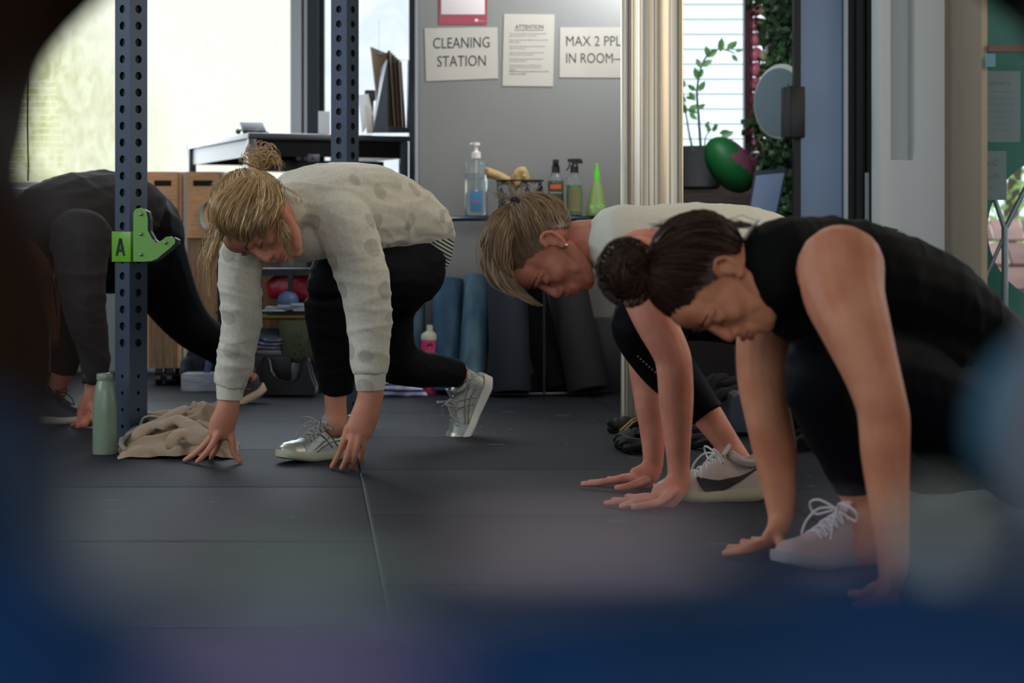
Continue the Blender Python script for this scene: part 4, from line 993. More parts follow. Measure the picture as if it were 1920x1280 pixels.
stem([(1322, 285), (1322, 262), (1330, 245), (1345, 240)], .004, [(1330, 250, 100, 18), (1336, 248, 60, 20), (1348, 250, 10, 24), (1352, 256, 20, 26), (1322, 240, 60, 16)])
# rugby ball
rb_ = thing('rugby_ball', J(1368, 358, 9.30), 'green and pink rugby ball resting in front of the potted plant', 'ball')
cB = J(1368, 309, 9.30); ax = Vector((.62, .2, -.78)).normalized(); Q = Matrix((ax.orthogonal().normalized(), ax.cross(ax.orthogonal()).normalized(), ax)).transposed()
m_rb = M('rugby_green', (26, 104, 48), .5, bump=(500, .2, .001)); m_rp = M('rugby_pink', (130, 74, 92), .5, bump=(500, .2, .001))
bl = MB(); bl.ell(cB, (.095, .095, .148), Q, n=44, m=34); gb, kb = MB(), MB()
gb.v = list(bl.v); gb.attr = list(bl.attr); kb.v = [cB+(v-cB)*1.004 for v in bl.v]; kb.attr = list(bl.attr)
for f in bl.f:
    c_ = sum((bl.v[k] for k in f), Vector())/len(f)-cB
    (kb if c_.x*.75+c_.z*.45+.022*math.sin(c_.z*55+c_.x*20) > .036 else gb).f.append(f)
gb.mi = [0]*len(gb.f); kb.mi = [0]*len(kb.f)
obj('casing', gb, m_rb, rb_); obj('pink_panel', kb, m_rp, rb_)
# small framed board leaning in front
zf_ = 8.7
bd = thing('framed_board', (X(1432, zf_), zf_, 0), 'blue-grey board with dark frame leaning behind the dark-haired woman', 'board')
q0 = [J(1396, 430, zf_-.02), J(1452, 430, zf_-.02), J(1476, 316, zf_+.06), J(1414, 322, zf_+.06)]
b = MB(); q4(b, q0, .008); obj('board_frame', b, M('navy_frame', (24, 32, 48), .45), bd, False)
ce = sum(q0, Vector())/4; qi = [ce+(p-ce)*.86+Vector((0, -.010, 0)) for p in q0]
b = MB(); q4(b, qi, .0012); obj('writing_surface', b, M('slate_surface', (112, 130, 156), .35), bd, False)
b = MB(); b.tube([(X(1432, zf_), zf_+.03, .0), (X(1432, zf_), zf_+.03, .72)], .015, 8); b.box((X(1432, zf_), zf_+.03, .01), (.3, .3, .02), bev=.004); obj('stand', b, m_black, bd)
# oval pale sign on the leaf wall
ov = thing('oval_mirror', J(1462, 260, 8.75), 'pale oval mirror with light rim hanging on the leaf wall', 'mirror')
cO = J(1463, 190, 8.75); Qo = rotm(0, 0, -52)
b = MB(); b.lathe([(.148, -.008), (.162, 0), (.148, .008), (.001, .008)], cO, Qo@rotm(90, 0, 0), 36); obj('rim', b, M('pale_rim', (176, 180, 170), .5), ov)
b = MB(); b.lathe([(.001, .0), (.143, .0), (.143, .003), (.001, .005)], cO+Qo@Vector((0, -.012, 0)), Qo@rotm(90, 0, 0), 36); obj('mirror_face', b, M('dull_mirror', (118, 134, 140), .3, .3), ov)

# ---------------- battle rope on the floor, bench foot behind the women
rp_ = thing('battle_rope', (X(1200, 6.0), 6.1, 0), 'thick black battle rope coiled on the floor around the column', 'rope')
m_rope = M('black_rope', (22, 21, 20), .85, bump=(300, .6, .003))
def rope(pts, r, name='strand'):
    b0 = [Vector(p) for p in pts]; P = []
    for i in range(len(b0)-1):
        a = b0[max(i-1, 0)]; b_ = b0[i]; c_ = b0[i+1]; d_ = b0[min(i+2, len(b0)-1)]
        L = max(2, int((c_-b_).length/.012))
        for k in range(L):
            t = k/L; P.append(.5*((2*b_)+(-a+c_)*t+(2*a-5*b_+4*c_-d_)*t*t+(-a+3*b_-3*c_+d_)*t**3))
    for s in range(3):
        b = MB(); Q = []
        for i, p in enumerate(P):
            t = (P[min(i+1, len(P)-1)]-P[max(i-1, 0)]).normalized(); n_ = t.cross(Vector((0, 0, 1))); n_ = n_.normalized() if n_.length > .05 else Vector((1, 0, 0)); u_ = n_.cross(t)
            w_ = i*.42+s*2*PI/3; Q.append(p+n_*r*.5*math.cos(w_)+u_*r*.5*math.sin(w_))
        b.tube(Q, r*.58, 7, cap='round'); obj(name, b, m_rope, rp_)
def fp(px, py, h=.024): z = ZF(py); return Vector((X(px, z), z, h))
rope([fp(1148, 812), fp(1175, 806), fp(1215, 806), fp(1250, 815), fp(1300, 822), fp(1360, 818), fp(1420, 812), fp(1500, 822), fp(1530, 838), fp(1490, 846), fp(1420, 846)], .023)
rope([fp(1162, 842), fp(1185, 830), fp(1225, 834), fp(1290, 840), fp(1350, 846)], .023)
rope([fp(1215, 850), fp(1180, 850), fp(1164, 838)], .023)
rope([J(1320, 742, 6.9), J(1340, 712, 6.9), J(1375, 716, 6.95), J(1420, 722, 6.95), J(1480, 740, 6.9), J(1520, 800, 6.7)], .022)
rope([J(1330, 760, 6.8), J(1365, 736, 6.8), J(1420, 740, 6.8), J(1470, 770, 6.7), J(1500, 820, 6.5)], .022)
wr = MB(); wr.tube([fp(1162, 826, .03), fp(1185, 816, .05), fp(1203, 808, .05)], .004, 6); wr.tube([fp(1165, 830, .03), fp(1188, 820, .05), fp(1206, 813, .05)], .003, 6); obj('wrapping', wr, M('gold_foil', (150, 120, 60), .35, .6), rp_)
st = thing('anchor_stand', (X(1395, 6.6), 6.6, 0), 'dark steel foot standing in the ropes between the two women', 'stand')
b = MB(); b.prism([(1362, 792), (1372, 742), (1380, 738), (1470, 738), (1470, 800), (1362, 800)], 0, 1) if False else b.prism([(X(p, 6.6), CAMH-(q-HZ)/FPX*6.6) for p, q in [(1366, 808), (1374, 742), (1382, 737), (1480, 737), (1480, 808)]], 6.55, 6.75); obj('foot_block', b, M('steel_dark', (70, 78, 92), .4, .5), st, False)
# strap clip near the dark haired woman's back
b = MB(); p = J(1666, 440, 7.588); q4(b, [J(1652, 446, 7.588), J(1676, 450, 7.588), J(1683, 430, 7.588), J(1658, 424, 7.588)], .012); o = obj('rolled_band', b, M('green_band2', (60, 92, 36), .4), None, False, at=p); tag(o, 'small green rolled band on the white pier above the dark-haired woman\'s back', 'exercise band')
# ================================================================== PEOPLE
def CH(mb, pts, ref=(0, 0, 1), n=16, k=1.0, add=0.0, cap='round', sub=4):
    """a tapering limb through (px, py, distance, radius along ref in px, radius across in px)"""
    mb.loft([(J(p[0], p[1], p[2]), W(p[3], p[2])*k+add, W(p[4] if len(p) > 4 else p[3], p[2])*k+add) for p in pts], ref=ref, n=n, cap=cap, sub=sub)
def fingers(mb, chains, r=.0085):
    for ch in chains:
        rr = ch[0] if not isinstance(ch[0], (tuple, list)) else r
        pts = [c for c in ch if isinstance(c, (tuple, list))]
        N = len(pts); P = [J(*p[:3]) for p in pts]
        for i, p in enumerate(P): P[i].z = max(p.z, rr*.85)
        mb.loft([(P[i], rr*(1.36-.46*i/(N-1)), rr*(1.30-.40*i/(N-1))) for i in range(N)], ref=(0, -1, .3), n=10, sub=4)
class Head:
    def __init__(s, c, up, face, k=1.0):
        """c: centre between the ears; up: towards the crown; face: where the nose points"""
        s.c = Vector(c); s.R = frame(face, up); s.k = k      # local x right, y forward, z up
    def P(s, x, y, z): return s.c + s.R@(Vector((x, y, z))*s.k)
    def prims(s, mb):
        k = s.k
        def E(c, r): mb.ell(s.P(*c), tuple(q*k for q in r), s.R, 18, 14)
        E((0, -.015, .038), (.072, .092, .082)); E((0, .026, -.012), (.060, .060, .080)); E((0, .032, -.062), (.046, .048, .042))
        E((0, .062, -.092), (.022, .020, .019)); E((0, .054, -.072), (.030, .032, .030)); E((0, .058, -.052), (.030, .030, .024)); E((0, .060, .050), (.052, .034, .040))
        for sx in (-1, 1):
            E((sx*.038, .052, -.020), (.022, .026, .022)); E((sx*.031, .069, .004), (.0145, .015, .0115)); E((sx*.0115, .092, -.034), (.008, .009, .007))
            E((sx*.044, .018, -.058), (.014, .034, .022)); mb.loft([(s.P(sx*.056, -.004, -.038), .017*k), (s.P(sx*.046, .026, -.072), .016*k), (s.P(sx*.022, .056, -.092), .016*k)], n=10)
            mb.loft([(s.P(sx*.012, .083, .020), .007*k), (s.P(sx*.030, .084, .026), .008*k), (s.P(sx*.052, .066, .020), .006*k)], n=10)
            # ear: rim, lobe and bowl
            er = [(.075, .004, .020), (.083, -.006, .033), (.088, -.022, .030), (.088, -.028, .012), (.083, -.020, -.010), (.076, -.008, -.024), (.073, .000, -.016)]
            mb.loft([(s.P(sx*a, b_, c_), .0050*k) for a, b_, c_ in er], n=8); E((sx*.076, -.011, .006), (.006, .013, .020))
            E((sx*.077, -.006, -.020), (.005, .007, .008))
        mb.loft([(s.P(0, .082, .020), .008*k), (s.P(0, .090, -.002), .0085*k), (s.P(0, .099, -.024), .0095*k), (s.P(0, .099, -.031), .0095*k)], n=10)
        mb.loft([(s.P(-.022, .080, -.058), .005*k), (s.P(0, .093, -.054), .0075*k), (s.P(.022, .080, -.058), .005*k)], n=10)
        mb.loft([(s.P(-.019, .080, -.066), .005*k), (s.P(0, .090, -.068), .0085*k), (s.P(.019, .080, -.066), .005*k)], n=10)
    def details(s, parent, m_lip, m_brow):
        k = s.k
        b = MB(); b.loft([(s.P(-.022, .0845, -.058), .0018*k, .002*k), (s.P(-.008, .0985, -.0545), .0046*k, .0030*k), (s.P(.008, .0985, -.0545), .0046*k, .003*k), (s.P(.022, .0845, -.058), .0018*k, .002*k)], ref=s.R@Vector((0, 0, 1)), n=8)
        b.loft([(s.P(-.019, .0845, -.065), .0018*k, .002*k), (s.P(0, .0965, -.068), .0062*k, .0034*k), (s.P(.019, .0845, -.065), .0018*k, .002*k)], ref=s.R@Vector((0, 0, 1)), n=8)
        obj('lips', b, m_lip, parent)
        for sx in (-1, 1):
            b = MB(); b.loft([(s.P(sx*.012, .0905, .027), .0022*k, .0010*k), (s.P(sx*.030, .0908, .033), .0024*k, .0011*k), (s.P(sx*.050, .0735, .028), .0012*k, .0008*k)], ref=s.R@Vector((0, 0, 1)), n=8); obj('eyebrow', b, m_brow, parent)
            b = MB(); b.loft([(s.P(sx*.018, .0828, -.003), .0008*k), (s.P(sx*.031, .0850, -.0055), .0013*k), (s.P(sx*.044, .0765, -.003), .0008*k)], n=6); obj('eyelashes', b, m_brow, parent)
    def on(s, a, lift=1.0):
        """nearest point of the cranium in the direction a (local vector)"""
        r = (.077*lift, .098*lift, .089*lift); c = Vector((0, -.017, .038))
        d = Vector((a[0]/r[0], a[1]/r[1], a[2]/r[2])); d.normalize()
        return c+Vector((d[0]*r[0], d[1]*r[1], d[2]*r[2]))
    def hairline(s, p):
        y, z = p[1], p[2]
        if y > .045: return z > .062+(.075-y)*-.2
        if y > .005: return z > .014+(y-.005)*1.15
        if y > -.03: return z > .022
        if y > -.06: return z > .022-(-.03-y)*3.0
        return z > -.066
    def hair(s, parent, mat, knot, seed=1, n=900, r=.0013, lift=1.06, extra=None, loose=.004, cap_add=1.0):
        """scalp cap plus combed strands that run from the hairline to the knot (local coordinates)"""
        rng = random.Random(seed); k = s.k
        mb = MB(); K = Vector(knot); cc = Vector((0, -.017, .038))
        # cap
        vs = []; N, Mm = 84, 60; idx = {}
        for i in range(Mm+1):
            for q in range(N):
                a, w = PI*i/Mm, 2*PI*q/N
                p = cc+Vector((.0755*cap_add*math.sin(a)*math.cos(w), .0965*cap_add*math.sin(a)*math.sin(w), .0875*cap_add*math.cos(a)))
                vs.append(p)
        fs = []
        for i in range(Mm):
            for q in range(N):
                f = (i*N+q, i*N+(q+1) % N, (i+1)*N+(q+1) % N, (i+1)*N+q)
                if all(s.hairline(vs[j]) for j in f): fs.append(f)
        mb.av = .12
        used = sorted({j for f in fs for j in f}); mp_ = {j: i for i, j in enumerate(used)}
        mb.add([s.P(*vs[j]) for j in used], [tuple(mp_[j] for j in f) for f in fs])
        kd = (K-cc)
        cnt = 0
        while cnt < n:
            v = Vector((rng.gauss(0, 1), rng.gauss(0, 1), rng.gauss(0, 1))).normalized()
            p = s.on((v.x*.077, v.y*.098, v.z*.089))
            if not s.hairline(p): continue
            if rng.random() < .25:      # most strands begin near the hairline
                pass
            cnt += 1
            d0 = Vector(((p.x-cc.x)/.077, (p.y-cc.y)/.098, (p.z-cc.z)/.089)).normalized(); d1 = Vector((kd.x/.077, kd.y/.098, kd.z/.089)).normalized()
            ang = d0.angle(d1, 0); L = 11; pts = []; lf = lift*rng.uniform(.985, 1.02); wob = rng.uniform(-1, 1)*loose; ph = rng.uniform(0, 6)
            for j in range(L):
                t = j/(L-1)
                if ang < .02: d = d0
                else: d = (d0*math.sin((1-t)*ang)+d1*math.sin(t*ang))/math.sin(ang)
                l_ = (1.0+(lf-1)*math.sin(min(1, t*3)*PI/2))*(1-.0*t)
                q = cc+Vector((d.x*.077*l_, d.y*.098*l_, d.z*.089*l_))
                if t > .8: q = q.lerp(K, (t-.8)/.2*.6)
                q += Vector((math.sin(ph+t*5), math.cos(ph+t*4), math.sin(ph*2+t*6)))*wob*math.sin(t*PI)
                pts.append(s.P(*q))
            mb.av = rng.random()
            mb.tube(pts, [r*k*(.5+.5*min(1, (L-j)/3)) * (1 if j else .4) for j in range(L)], 3, cap='open')
        if extra: extra(mb, rng)
        return obj('hair', mb, mat, parent, True)
def ball_of_strands(mb, rng, c, R, n=160, r=.0014, squash=(1, 1, 1), out=0, spike=0):
    c = Vector(c)
    mb.av = .3; mb.ell(c, tuple(R*.82*q for q in squash), None, 16, 12)
    for i in range(n):
        ax = Vector((rng.gauss(0, 1), rng.gauss(0, 1), rng.gauss(0, 1))).normalized(); u = ax.orthogonal().normalized(); v = ax.cross(u); a0 = rng.uniform(0, 6.28); sp = rng.uniform(1.2, 3.2); rad = R*rng.uniform(.82, 1.06)
        off = ax*R*rng.uniform(-.55, .55); f = math.sqrt(max(.05, 1-(off.length/R)**2)); pts = []
        for j in range(10):
            a = a0+sp*j/9; k_ = rad*f*(1+out*max(0, j-7)*.12)
            q = off+(u*math.cos(a)+v*math.sin(a))*k_
            pts.append(c+Vector((q.x*squash[0], q.y*squash[1], q.z*squash[2])))
        mb.av = rng.random(); mb.tube(pts, [r*min(1, (10-j)/3) for j in range(10)], 3, cap='open')
def lock(mb, rng, path, n, spread, r=.0012, z_taper=True, curl=.004):
    """a lock of hair: strands around a path of world points; spread per point"""
    L = len(path)
    for i in range(n):
        o1, o2 = rng.gauss(0, .5), rng.gauss(0, .5); ph = rng.uniform(0, 6); e = rng.uniform(.65, 1.0); pts = []; M_ = 14
        for j in range(M_):
            t = j/(M_-1)*e*(L-1); a = min(int(t), L-2); f = t-a; p = Vector(path[a]).lerp(Vector(path[a+1]), f)
            if 0 < a < L-1 or True:
                p0 = Vector(path[max(a-1, 0)]); p1 = Vector(path[a]); p2 = Vector(path[a+1]); p3 = Vector(path[min(a+2, L-1)])
                p = .5*((2*p1)+(-p0+p2)*f+(2*p0-5*p1+4*p2-p3)*f*f+(-p0+3*p1-3*p2+p3)*f**3)
            s_ = spread[a]*(1-f)+spread[a+1]*f
            pts.append(p+Vector((o1*s_+curl*math.sin(ph+j*.7), o2*s_*.8, (o2-o1)*.3*s_+curl*.6*math.cos(ph+j*.5))))
        mb.av = rng.random(); mb.tube(pts, [r*min(1, (M_-j)/4) for j in range(M_)], 3, cap='open')
def hair_mat(name, dark, light, rough=.45):
    m = M(name, dark, rough, spec=.45); nt = m.node_tree; b = nt.nodes['Principled BSDF']
    at = nt.nodes.new('ShaderNodeAttribute'); at.attribute_name = 'shade'
    tc = nt.nodes.new('ShaderNodeTexCoord'); n = nt.nodes.new('ShaderNodeTexNoise'); n.inputs['Scale'].default_value = 18; nt.links.new(tc.outputs['Object'], n.inputs['Vector'])
    ad = nt.nodes.new('ShaderNodeMath'); ad.operation = 'MULTIPLY_ADD'; ad.inputs[1].default_value = .6; nt.links.new(at.outputs['Fac'], ad.inputs[0])
    ml = nt.nodes.new('ShaderNodeMath'); ml.operation = 'MULTIPLY'; ml.inputs[1].default_value = .4; nt.links.new(n.outputs['Fac'], ml.inputs[0]); nt.links.new(ml.outputs[0], ad.inputs[2])
    mx = nt.nodes.new('ShaderNodeMix'); mx.data_type = 'RGBA'; mx.inputs['A'].default_value = (*lin(dark), 1); mx.inputs['B'].default_value = (*lin(light), 1)
    nt.links.new(ad.outputs[0], mx.inputs['Factor']); nt.links.new(mx.outputs['Result'], b.inputs['Base Color'])
    return m
def skin(name, rgb, red):
    return M(name, rgb, .55, vary=(14, .3), rgb2=red, sss=.12, bump=(260, .06, .001), spec=.32)
def wrinkle(dirv, freq, amp, fine=.0, seed=0):
    """folds that run across dirv"""
    dirv = Vector(dirv).normalized()
    def f(co):
        q = co + Vector((seed, seed*.7, 0)); u = q.dot(dirv); p = q - dirv*u
        w = noise.noise(q*5)*.06
        a = abs(noise.noise(p*4 + dirv*((u+w)*freq))); b_ = abs(noise.noise(p*6 + dirv*((u-w)*freq*1.9)+Vector((5, 3, 1))))
        return amp*(max(0, 1-3.2*a)**1.6) + amp*.55*(max(0, 1-3*b_)**1.5) + amp*.8*noise.noise(q*6) + fine*noise.noise(q*60) - amp*.3
    return f

def shoe(person, heel, fwd, up, L, m_up, m_sole, m_lace, label=None, side=1, m_toe=None, mark=None, bend=0):
    """heel: ground point under the heel; parts: upper with sole, tongue, laces"""
    R = frame(fwd, up); H = Vector(heel)
    def P(x, y, z):
        # x forward 0..1 of the length, y to the right, z up
        if x > .60: z = z + .30*(x-.60)**1.6
        if x < .10: z = z + .35*(.10-x)
        return H + R@Vector((y*L, x*L, z*L))
    ww = [(0, .075), (.04, .105), (.12, .125), (.28, .128), (.45, .135), (.62, .165), (.76, .178), (.88, .155), (.95, .115), (1.0, .05)]
    hh = [(0, .31), (.04, .37), (.12, .39), (.24, .345), (.34, .37), (.42, .395), (.52, .345), (.65, .265), (.78, .205), (.9, .17), (1.0, .10)]
    def I(t, tab):
        for i in range(len(tab)-1):
            if t <= tab[i+1][0]:
                a, b_ = tab[i], tab[i+1]; f = (t-a[0])/(b_[0]-a[0]); f = f*f*(3-2*f)*.5+f*.5; return a[1]*(1-f)+b_[1]*f
        return tab[-1][1]
    base = .085
    mb = MB(); N = 26; Q = 22; vs = []
    for i in range(N+1):
        x = i/N; w, h = I(x, ww), I(x, hh); yo = .02*math.sin(x*PI)*side
        for k in range(Q):
            a = PI*(k/(Q-1)); cy, sy = math.cos(a), math.sin(a)
            narrow = 1-.42*(sy**3) if x < .45 else 1-.15*sy
            y = w*.97*(abs(cy)**.72)*(1 if cy > 0 else -1)*narrow; z = base*.6+(h-base*.6)*(sy**.9)
            vs.append(P(x, y+yo, z))
    fs = [(i*Q+k, i*Q+k+1, (i+1)*Q+k+1, (i+1)*Q+k) for i in range(N) for k in range(Q-1)]
    fs += [tuple(range(Q)), tuple(range(N*Q, N*Q+Q))[::-1]]; fs += [(i*Q, (i+1)*Q, (i+1)*Q+Q-1, i*Q+Q-1) for i in range(N)]
    mb.add(vs, fs)
    u = obj('shoe', mb, m_up, person, True, ang=60)
    if label: u['label'] = label
    sm = MB(); vs = []
    for i in range(N+1):
        x = i/N; w = I(x, ww)*1.06; yo = .02*math.sin(x*PI)*side; x2 = -.035+x*1.06
        zt = .125-.045*x; zb = 0
        for (y, z) in ((-1.02, zb+.02), (-1.06, (zt+zb)/2), (-.98, zt), (.98, zt), (1.06, (zt+zb)/2), (1.02, zb+.02), (.9, zb), (-.9, zb)): vs.append(P(x2, y*w+yo, z))
    fs = [(i*8+k, i*8+(k+1) % 8, (i+1)*8+(k+1) % 8, (i+1)*8+k) for i in range(N) for k in range(8)]+[tuple(range(8))[::-1], tuple(range(N*8, N*8+8))]
    sm.add(vs, fs); obj('sole', sm, m_sole, u, True, ang=50)
    if m_toe:
        tm = MB(); vs = []; n2 = 9
        for i in range(n2+1):
            x = .78+.215*i/n2; w, h = I(x, ww)*1.03, I(x, hh)*1.04+.004; yo = .02*math.sin(x*PI)*side
            for k in range(Q):
                a = PI*(k/(Q-1)); cy, sy = math.cos(a), math.sin(a)
                if i == 0: pass
                vs.append(P(x, w*.97*(abs(cy)**.72)*(1 if cy > 0 else -1)*(1-.15*sy)+yo, base*.6+(h-base*.6)*(sy**.8)))
        tm.add(vs, [(i*Q+k, i*Q+k+1, (i+1)*Q+k+1, (i+1)*Q+k) for i in range(n2) for k in range(Q-1)]); obj('toe_cap', tm, m_toe, u)
    # collar roll, tongue
    cm = MB(); ring = [P(.17+.155*math.cos(a), .082*math.sin(a), .355+.035*math.cos(2*a)+.01) for a in [2*PI*k/20 for k in range(21)]]
    cm.tube(ring, .021*L/.27*.6, 8); cm.loft([(P(.42, 0, .36), .012*L, .05*L), (P(.37, 0, .44), .014*L, .06*L), (P(.34, 0, .49), .010*L, .05*L)], ref=R@Vector((0, 1, .4)), n=12)
    obj('tongue', cm, m_up, u)
    lm = MB(); rl = .0085*L
    for i in range(5):
        x = .43+.055*i; h = I(x, hh); lo = .055+.006*i
        lm.tube([P(x-.012, -lo-.03, h*.86), P(x, -lo*.5, h*1.01), P(x+.02, lo*.5, h*.985), P(x+.03, lo+.03, h*.82)], rl, 6, sub=3); lm.tube([P(x-.012, lo+.03, h*.86), P(x, lo*.5, h*1.01), P(x+.02, -lo*.5, h*.985), P(x+.03, -lo-.03, h*.82)], rl, 6, sub=3)
    for sg in (-1, 1):
        lm.tube([P(.45, 0, .41), P(.52, sg*.12, .47), P(.50, sg*.26, .43), P(.47, sg*.24, .35), P(.46, sg*.10, .38), P(.45, 0, .415)], rl, 6, sub=4)
        lm.tube([P(.45, 0, .415), P(.54, sg*.10, .41), P(.62, sg*.15, .32), P(.65, sg*.17, .22)], rl, 6, sub=4)
    lm.ell(P(.45, 0, .41), rl*1.9); obj('laces', lm, m_lace, u)
    if mark:
        for nm, mm, curves, rad in mark:
            b = MB()
            for cv in (curves if rad != 'patch' else []):
                pts = []
                for (x, f) in cv:       # f: 0 bottom .. 1 top of the side wall
                    a = f*PI/2; w, h = I(x, ww), I(x, hh); yo = .02*math.sin(x*PI)*side; cy, sy = math.cos(a), math.sin(a)
                    nr = 1-.42*(sy**3) if x < .45 else 1-.15*sy
                    pts.append(P(x, -mark_side*(w*.985*(cy**.72)*nr+.004)+yo, base*.6+(h-base*.6)*(sy**.8)))
                b.tube(pts, [q*L for q in (rad if isinstance(rad, list) else [rad]*len(pts))], 6, sub=1) if isinstance(rad, list) else b.tube(pts, rad*L, 6, sub=3)
            if rad == 'patch':
                b = MB(); vs = []
                for (x, f0, f1) in curves[0]:
                    for q in range(5):
                        a = (f0+(f1-f0)*q/4)*PI/2; w, h = I(x, ww), I(x, hh); yo = .02*math.sin(x*PI)*side; cy, sy = math.cos(a), math.sin(a)
                        nr = 1-.42*(sy**3) if x < .45 else 1-.15*sy
                        vs.append(P(x, -(w*.97*(cy**.72)*nr+.012)+yo, base*.6+(h-base*.6)*(sy**.9)))
                m_ = len(curves[0]); b.add(vs, [(i*5+q, i*5+q+1, (i+1)*5+q+1, (i+1)*5+q) for i in range(m_-1) for q in range(4)])
            obj(nm, b, mm, u)
    return u
mark_side = 1

m_legging = M('black_legging', (11, 11, 14), .7, spec=.12)
m_legnavy = M('navy_legging', (13, 15, 21), .68, spec=.14)

# ------------------------------------------------------------------ blonde woman
m_skinB = skin('fair_skin', (196, 138, 110), (178, 114, 90))
B = thing('person', (X(640, 5.9), 5.9, 0), 'person with blonde bun, grey spotted sweatshirt and black leggings, in a low lunge', 'person', 'people stretching on the gym floor')
legF = [(762, 505, 6.08, 74, 76), (728, 505, 6.0, 76, 78), (690, 503, 5.9, 66, 70), (640, 500, 5.82, 50, 56), (618, 530, 5.80, 42, 50), (620, 600, 5.82, 38, 48), (628, 660, 5.85, 36, 44), (632, 715, 5.87, 28, 32)]
footF = [(632, 700, 5.87, 25, 27), (629, 745, 5.87, 20, 22), (630, 775, 5.87, 20, 22), (628, 800, 5.86, 22, 24)]
legR = [(748, 520, 6.15, 66, 70), (728, 572, 6.22, 52, 54), (726, 622, 6.26, 48, 50), (738, 670, 6.30, 44, 48), (780, 690, 6.38, 36, 36), (815, 693, 6.46, 31, 32), (858, 700, 6.55, 26, 26)]
footR = [(845, 698, 6.52, 21, 21), (866, 705, 6.58, 17, 18), (882, 712, 6.63, 15, 17), (886, 722, 6.64, 14, 16)]
torso = [(755, 470, 6.12, 62, 95), (738, 445, 6.06, 74, 105), (712, 415, 5.98, 80, 110), (675, 402, 5.88, 86, 108), (630, 398, 5.76, 88, 108), (575, 402, 5.68, 80, 108), (535, 405, 5.60, 56, 70)]
neckB = [(570, 402, 5.66, 36), (535, 405, 5.57, 33), (510, 408, 5.52, 32)]
arm1 = [(500, 440, 5.62, 45, 45), (462, 462, 5.60, 42, 44), (450, 505, 5.62, 39, 40), (452, 560, 5.65, 37, 38), (452, 610, 5.68, 36, 37), (442, 670, 5.71, 33, 34), (433, 720, 5.73, 29, 30)]
arm2 = [(610, 400, 5.66, 62, 62), (645, 425, 5.60, 56, 58), (668, 480, 5.58, 50, 50), (684, 540, 5.57, 45, 46), (692, 600, 5.57, 41, 42), (693, 650, 5.57, 37, 38), (694, 700, 5.57, 32, 33)]
fore1 = [(433, 700, 5.72, 23, 23), (430, 745, 5.73, 20, 21), (425, 772, 5.73, 19, 23), (417, 795, 5.73, 17, 25), (412, 812, 5.73, 14, 22)]
fore2 = [(694, 700, 5.57, 25, 25), (695, 735, 5.57, 23, 25), (690, 760, 5.57, 20, 25), (682, 785, 5.56, 17, 27), (673, 808, 5.55, 14, 26)]
b = MB()
CH(b, legF, k=.82); CH(b, footF); CH(b, legR, k=.8, ref=(0, -1, .3)); CH(b, footR, ref=(0, -1, 0)); CH(b, torso[:-1], k=.80); CH(b, neckB); CH(b, arm1, k=.74, ref=(1, 0, 0)); CH(b, arm2, k=.74, ref=(1, 0, 0))
CH(b, fore1, ref=(.25, -1, 0)); CH(b, fore2, ref=(.2, -1, 0))
fingers(b, [(.0088, (402, 812, 5.74), (385, 832, 5.74), (366, 850, 5.75), (347, 865, 5.76)), (.0088, (408, 815, 5.71), (396, 836, 5.70), (384, 852, 5.70), (370, 866, 5.71)), (.0085, (416, 814, 5.74), (408, 836, 5.78), (400, 850, 5.79), (396, 860, 5.81)), (.0095, (430, 800, 5.74), (435, 825, 5.73), (438, 848, 5.73), (450, 864, 5.73)), (.008, (404, 808, 5.78), (396, 826, 5.82), (384, 842, 5.84), (376, 852, 5.86))])
fingers(b, [(.0088, (652, 802, 5.56), (645, 825, 5.55), (636, 850, 5.56), (622, 878, 5.58)), (.0088, (663, 806, 5.55), (658, 832, 5.53), (650, 858, 5.53), (641, 882, 5.55)), (.0088, (674, 808, 5.55), (670, 832, 5.53), (665, 856, 5.53), (659, 880, 5.56)), (.0080, (686, 802, 5.56), (683, 822, 5.55), (680, 842, 5.55), (677, 863, 5.57)), (.0095, (680, 775, 5.60), (662, 795, 5.66), (654, 815, 5.70), (650, 840, 5.72))])
hB = Head(J(492, 414, 5.47), up=Vector((-.88, -.36, -.24)), face=Vector((-.10, -.40, -.90)), k=1.07)
hB.prims(b)
bodyB = fused('body', b, m_skinB, B, .0045, 2)
hB.details(B, M('lips_rose', (170, 92, 84), .65), M('brow_brown', (92, 66, 44), .7))
# leggings
b = MB(); CH(b, legF[:-1]+[(633, 738, 5.87, 27, 29)], cap='flat'); CH(b, legR, ref=(0, -1, .3), cap='flat'); CH(b, [(752, 492, 6.14, 74, 84), (742, 488, 6.08, 86, 96), (720, 488, 6.02, 82, 92)]); b.ell(J(772, 508, 6.10), (W(64, 6.1), W(80, 6.1), W(66, 6.1)))
fused('leggings', b, m_legging, B, .0065, 4, wrinkle((0, 0, 1), 20, .002))
# striped vest hem peeping out below the sweatshirt
m_vest = bpy.data.materials.new('striped_jersey'); m_vest.use_nodes = True; nt = m_vest.node_tree; bb = nt.nodes['Principled BSDF']
tc = nt.nodes.new('ShaderNodeTexCoord'); mp = nt.nodes.new('ShaderNodeMapping'); mp.inputs['Rotation'].default_value = (0, math.radians(-32), 0); wv = nt.nodes.new('ShaderNodeTexWave'); wv.bands_direction = 'Z'; wv.inputs['Scale'].default_value = 30; wv.inputs['Distortion'].default_value = .3
rp = nt.nodes.new('ShaderNodeValToRGB'); rp.color_ramp.interpolation = 'CONSTANT'; rp.color_ramp.elements[0].color = (*lin((34, 42, 42)), 1); rp.color_ramp.elements[1].position = .5; rp.color_ramp.elements[1].color = (*lin((188, 196, 178)), 1)
nt.links.new(tc.outputs['Object'], mp.inputs['Vector']); nt.links.new(mp.outputs['Vector'], wv.inputs['Vector']); nt.links.new(wv.outputs['Fac'], rp.inputs['Fac']); nt.links.new(rp.outputs['Color'], bb.inputs['Base Color']); bb.inputs['Roughness'].default_value = .85
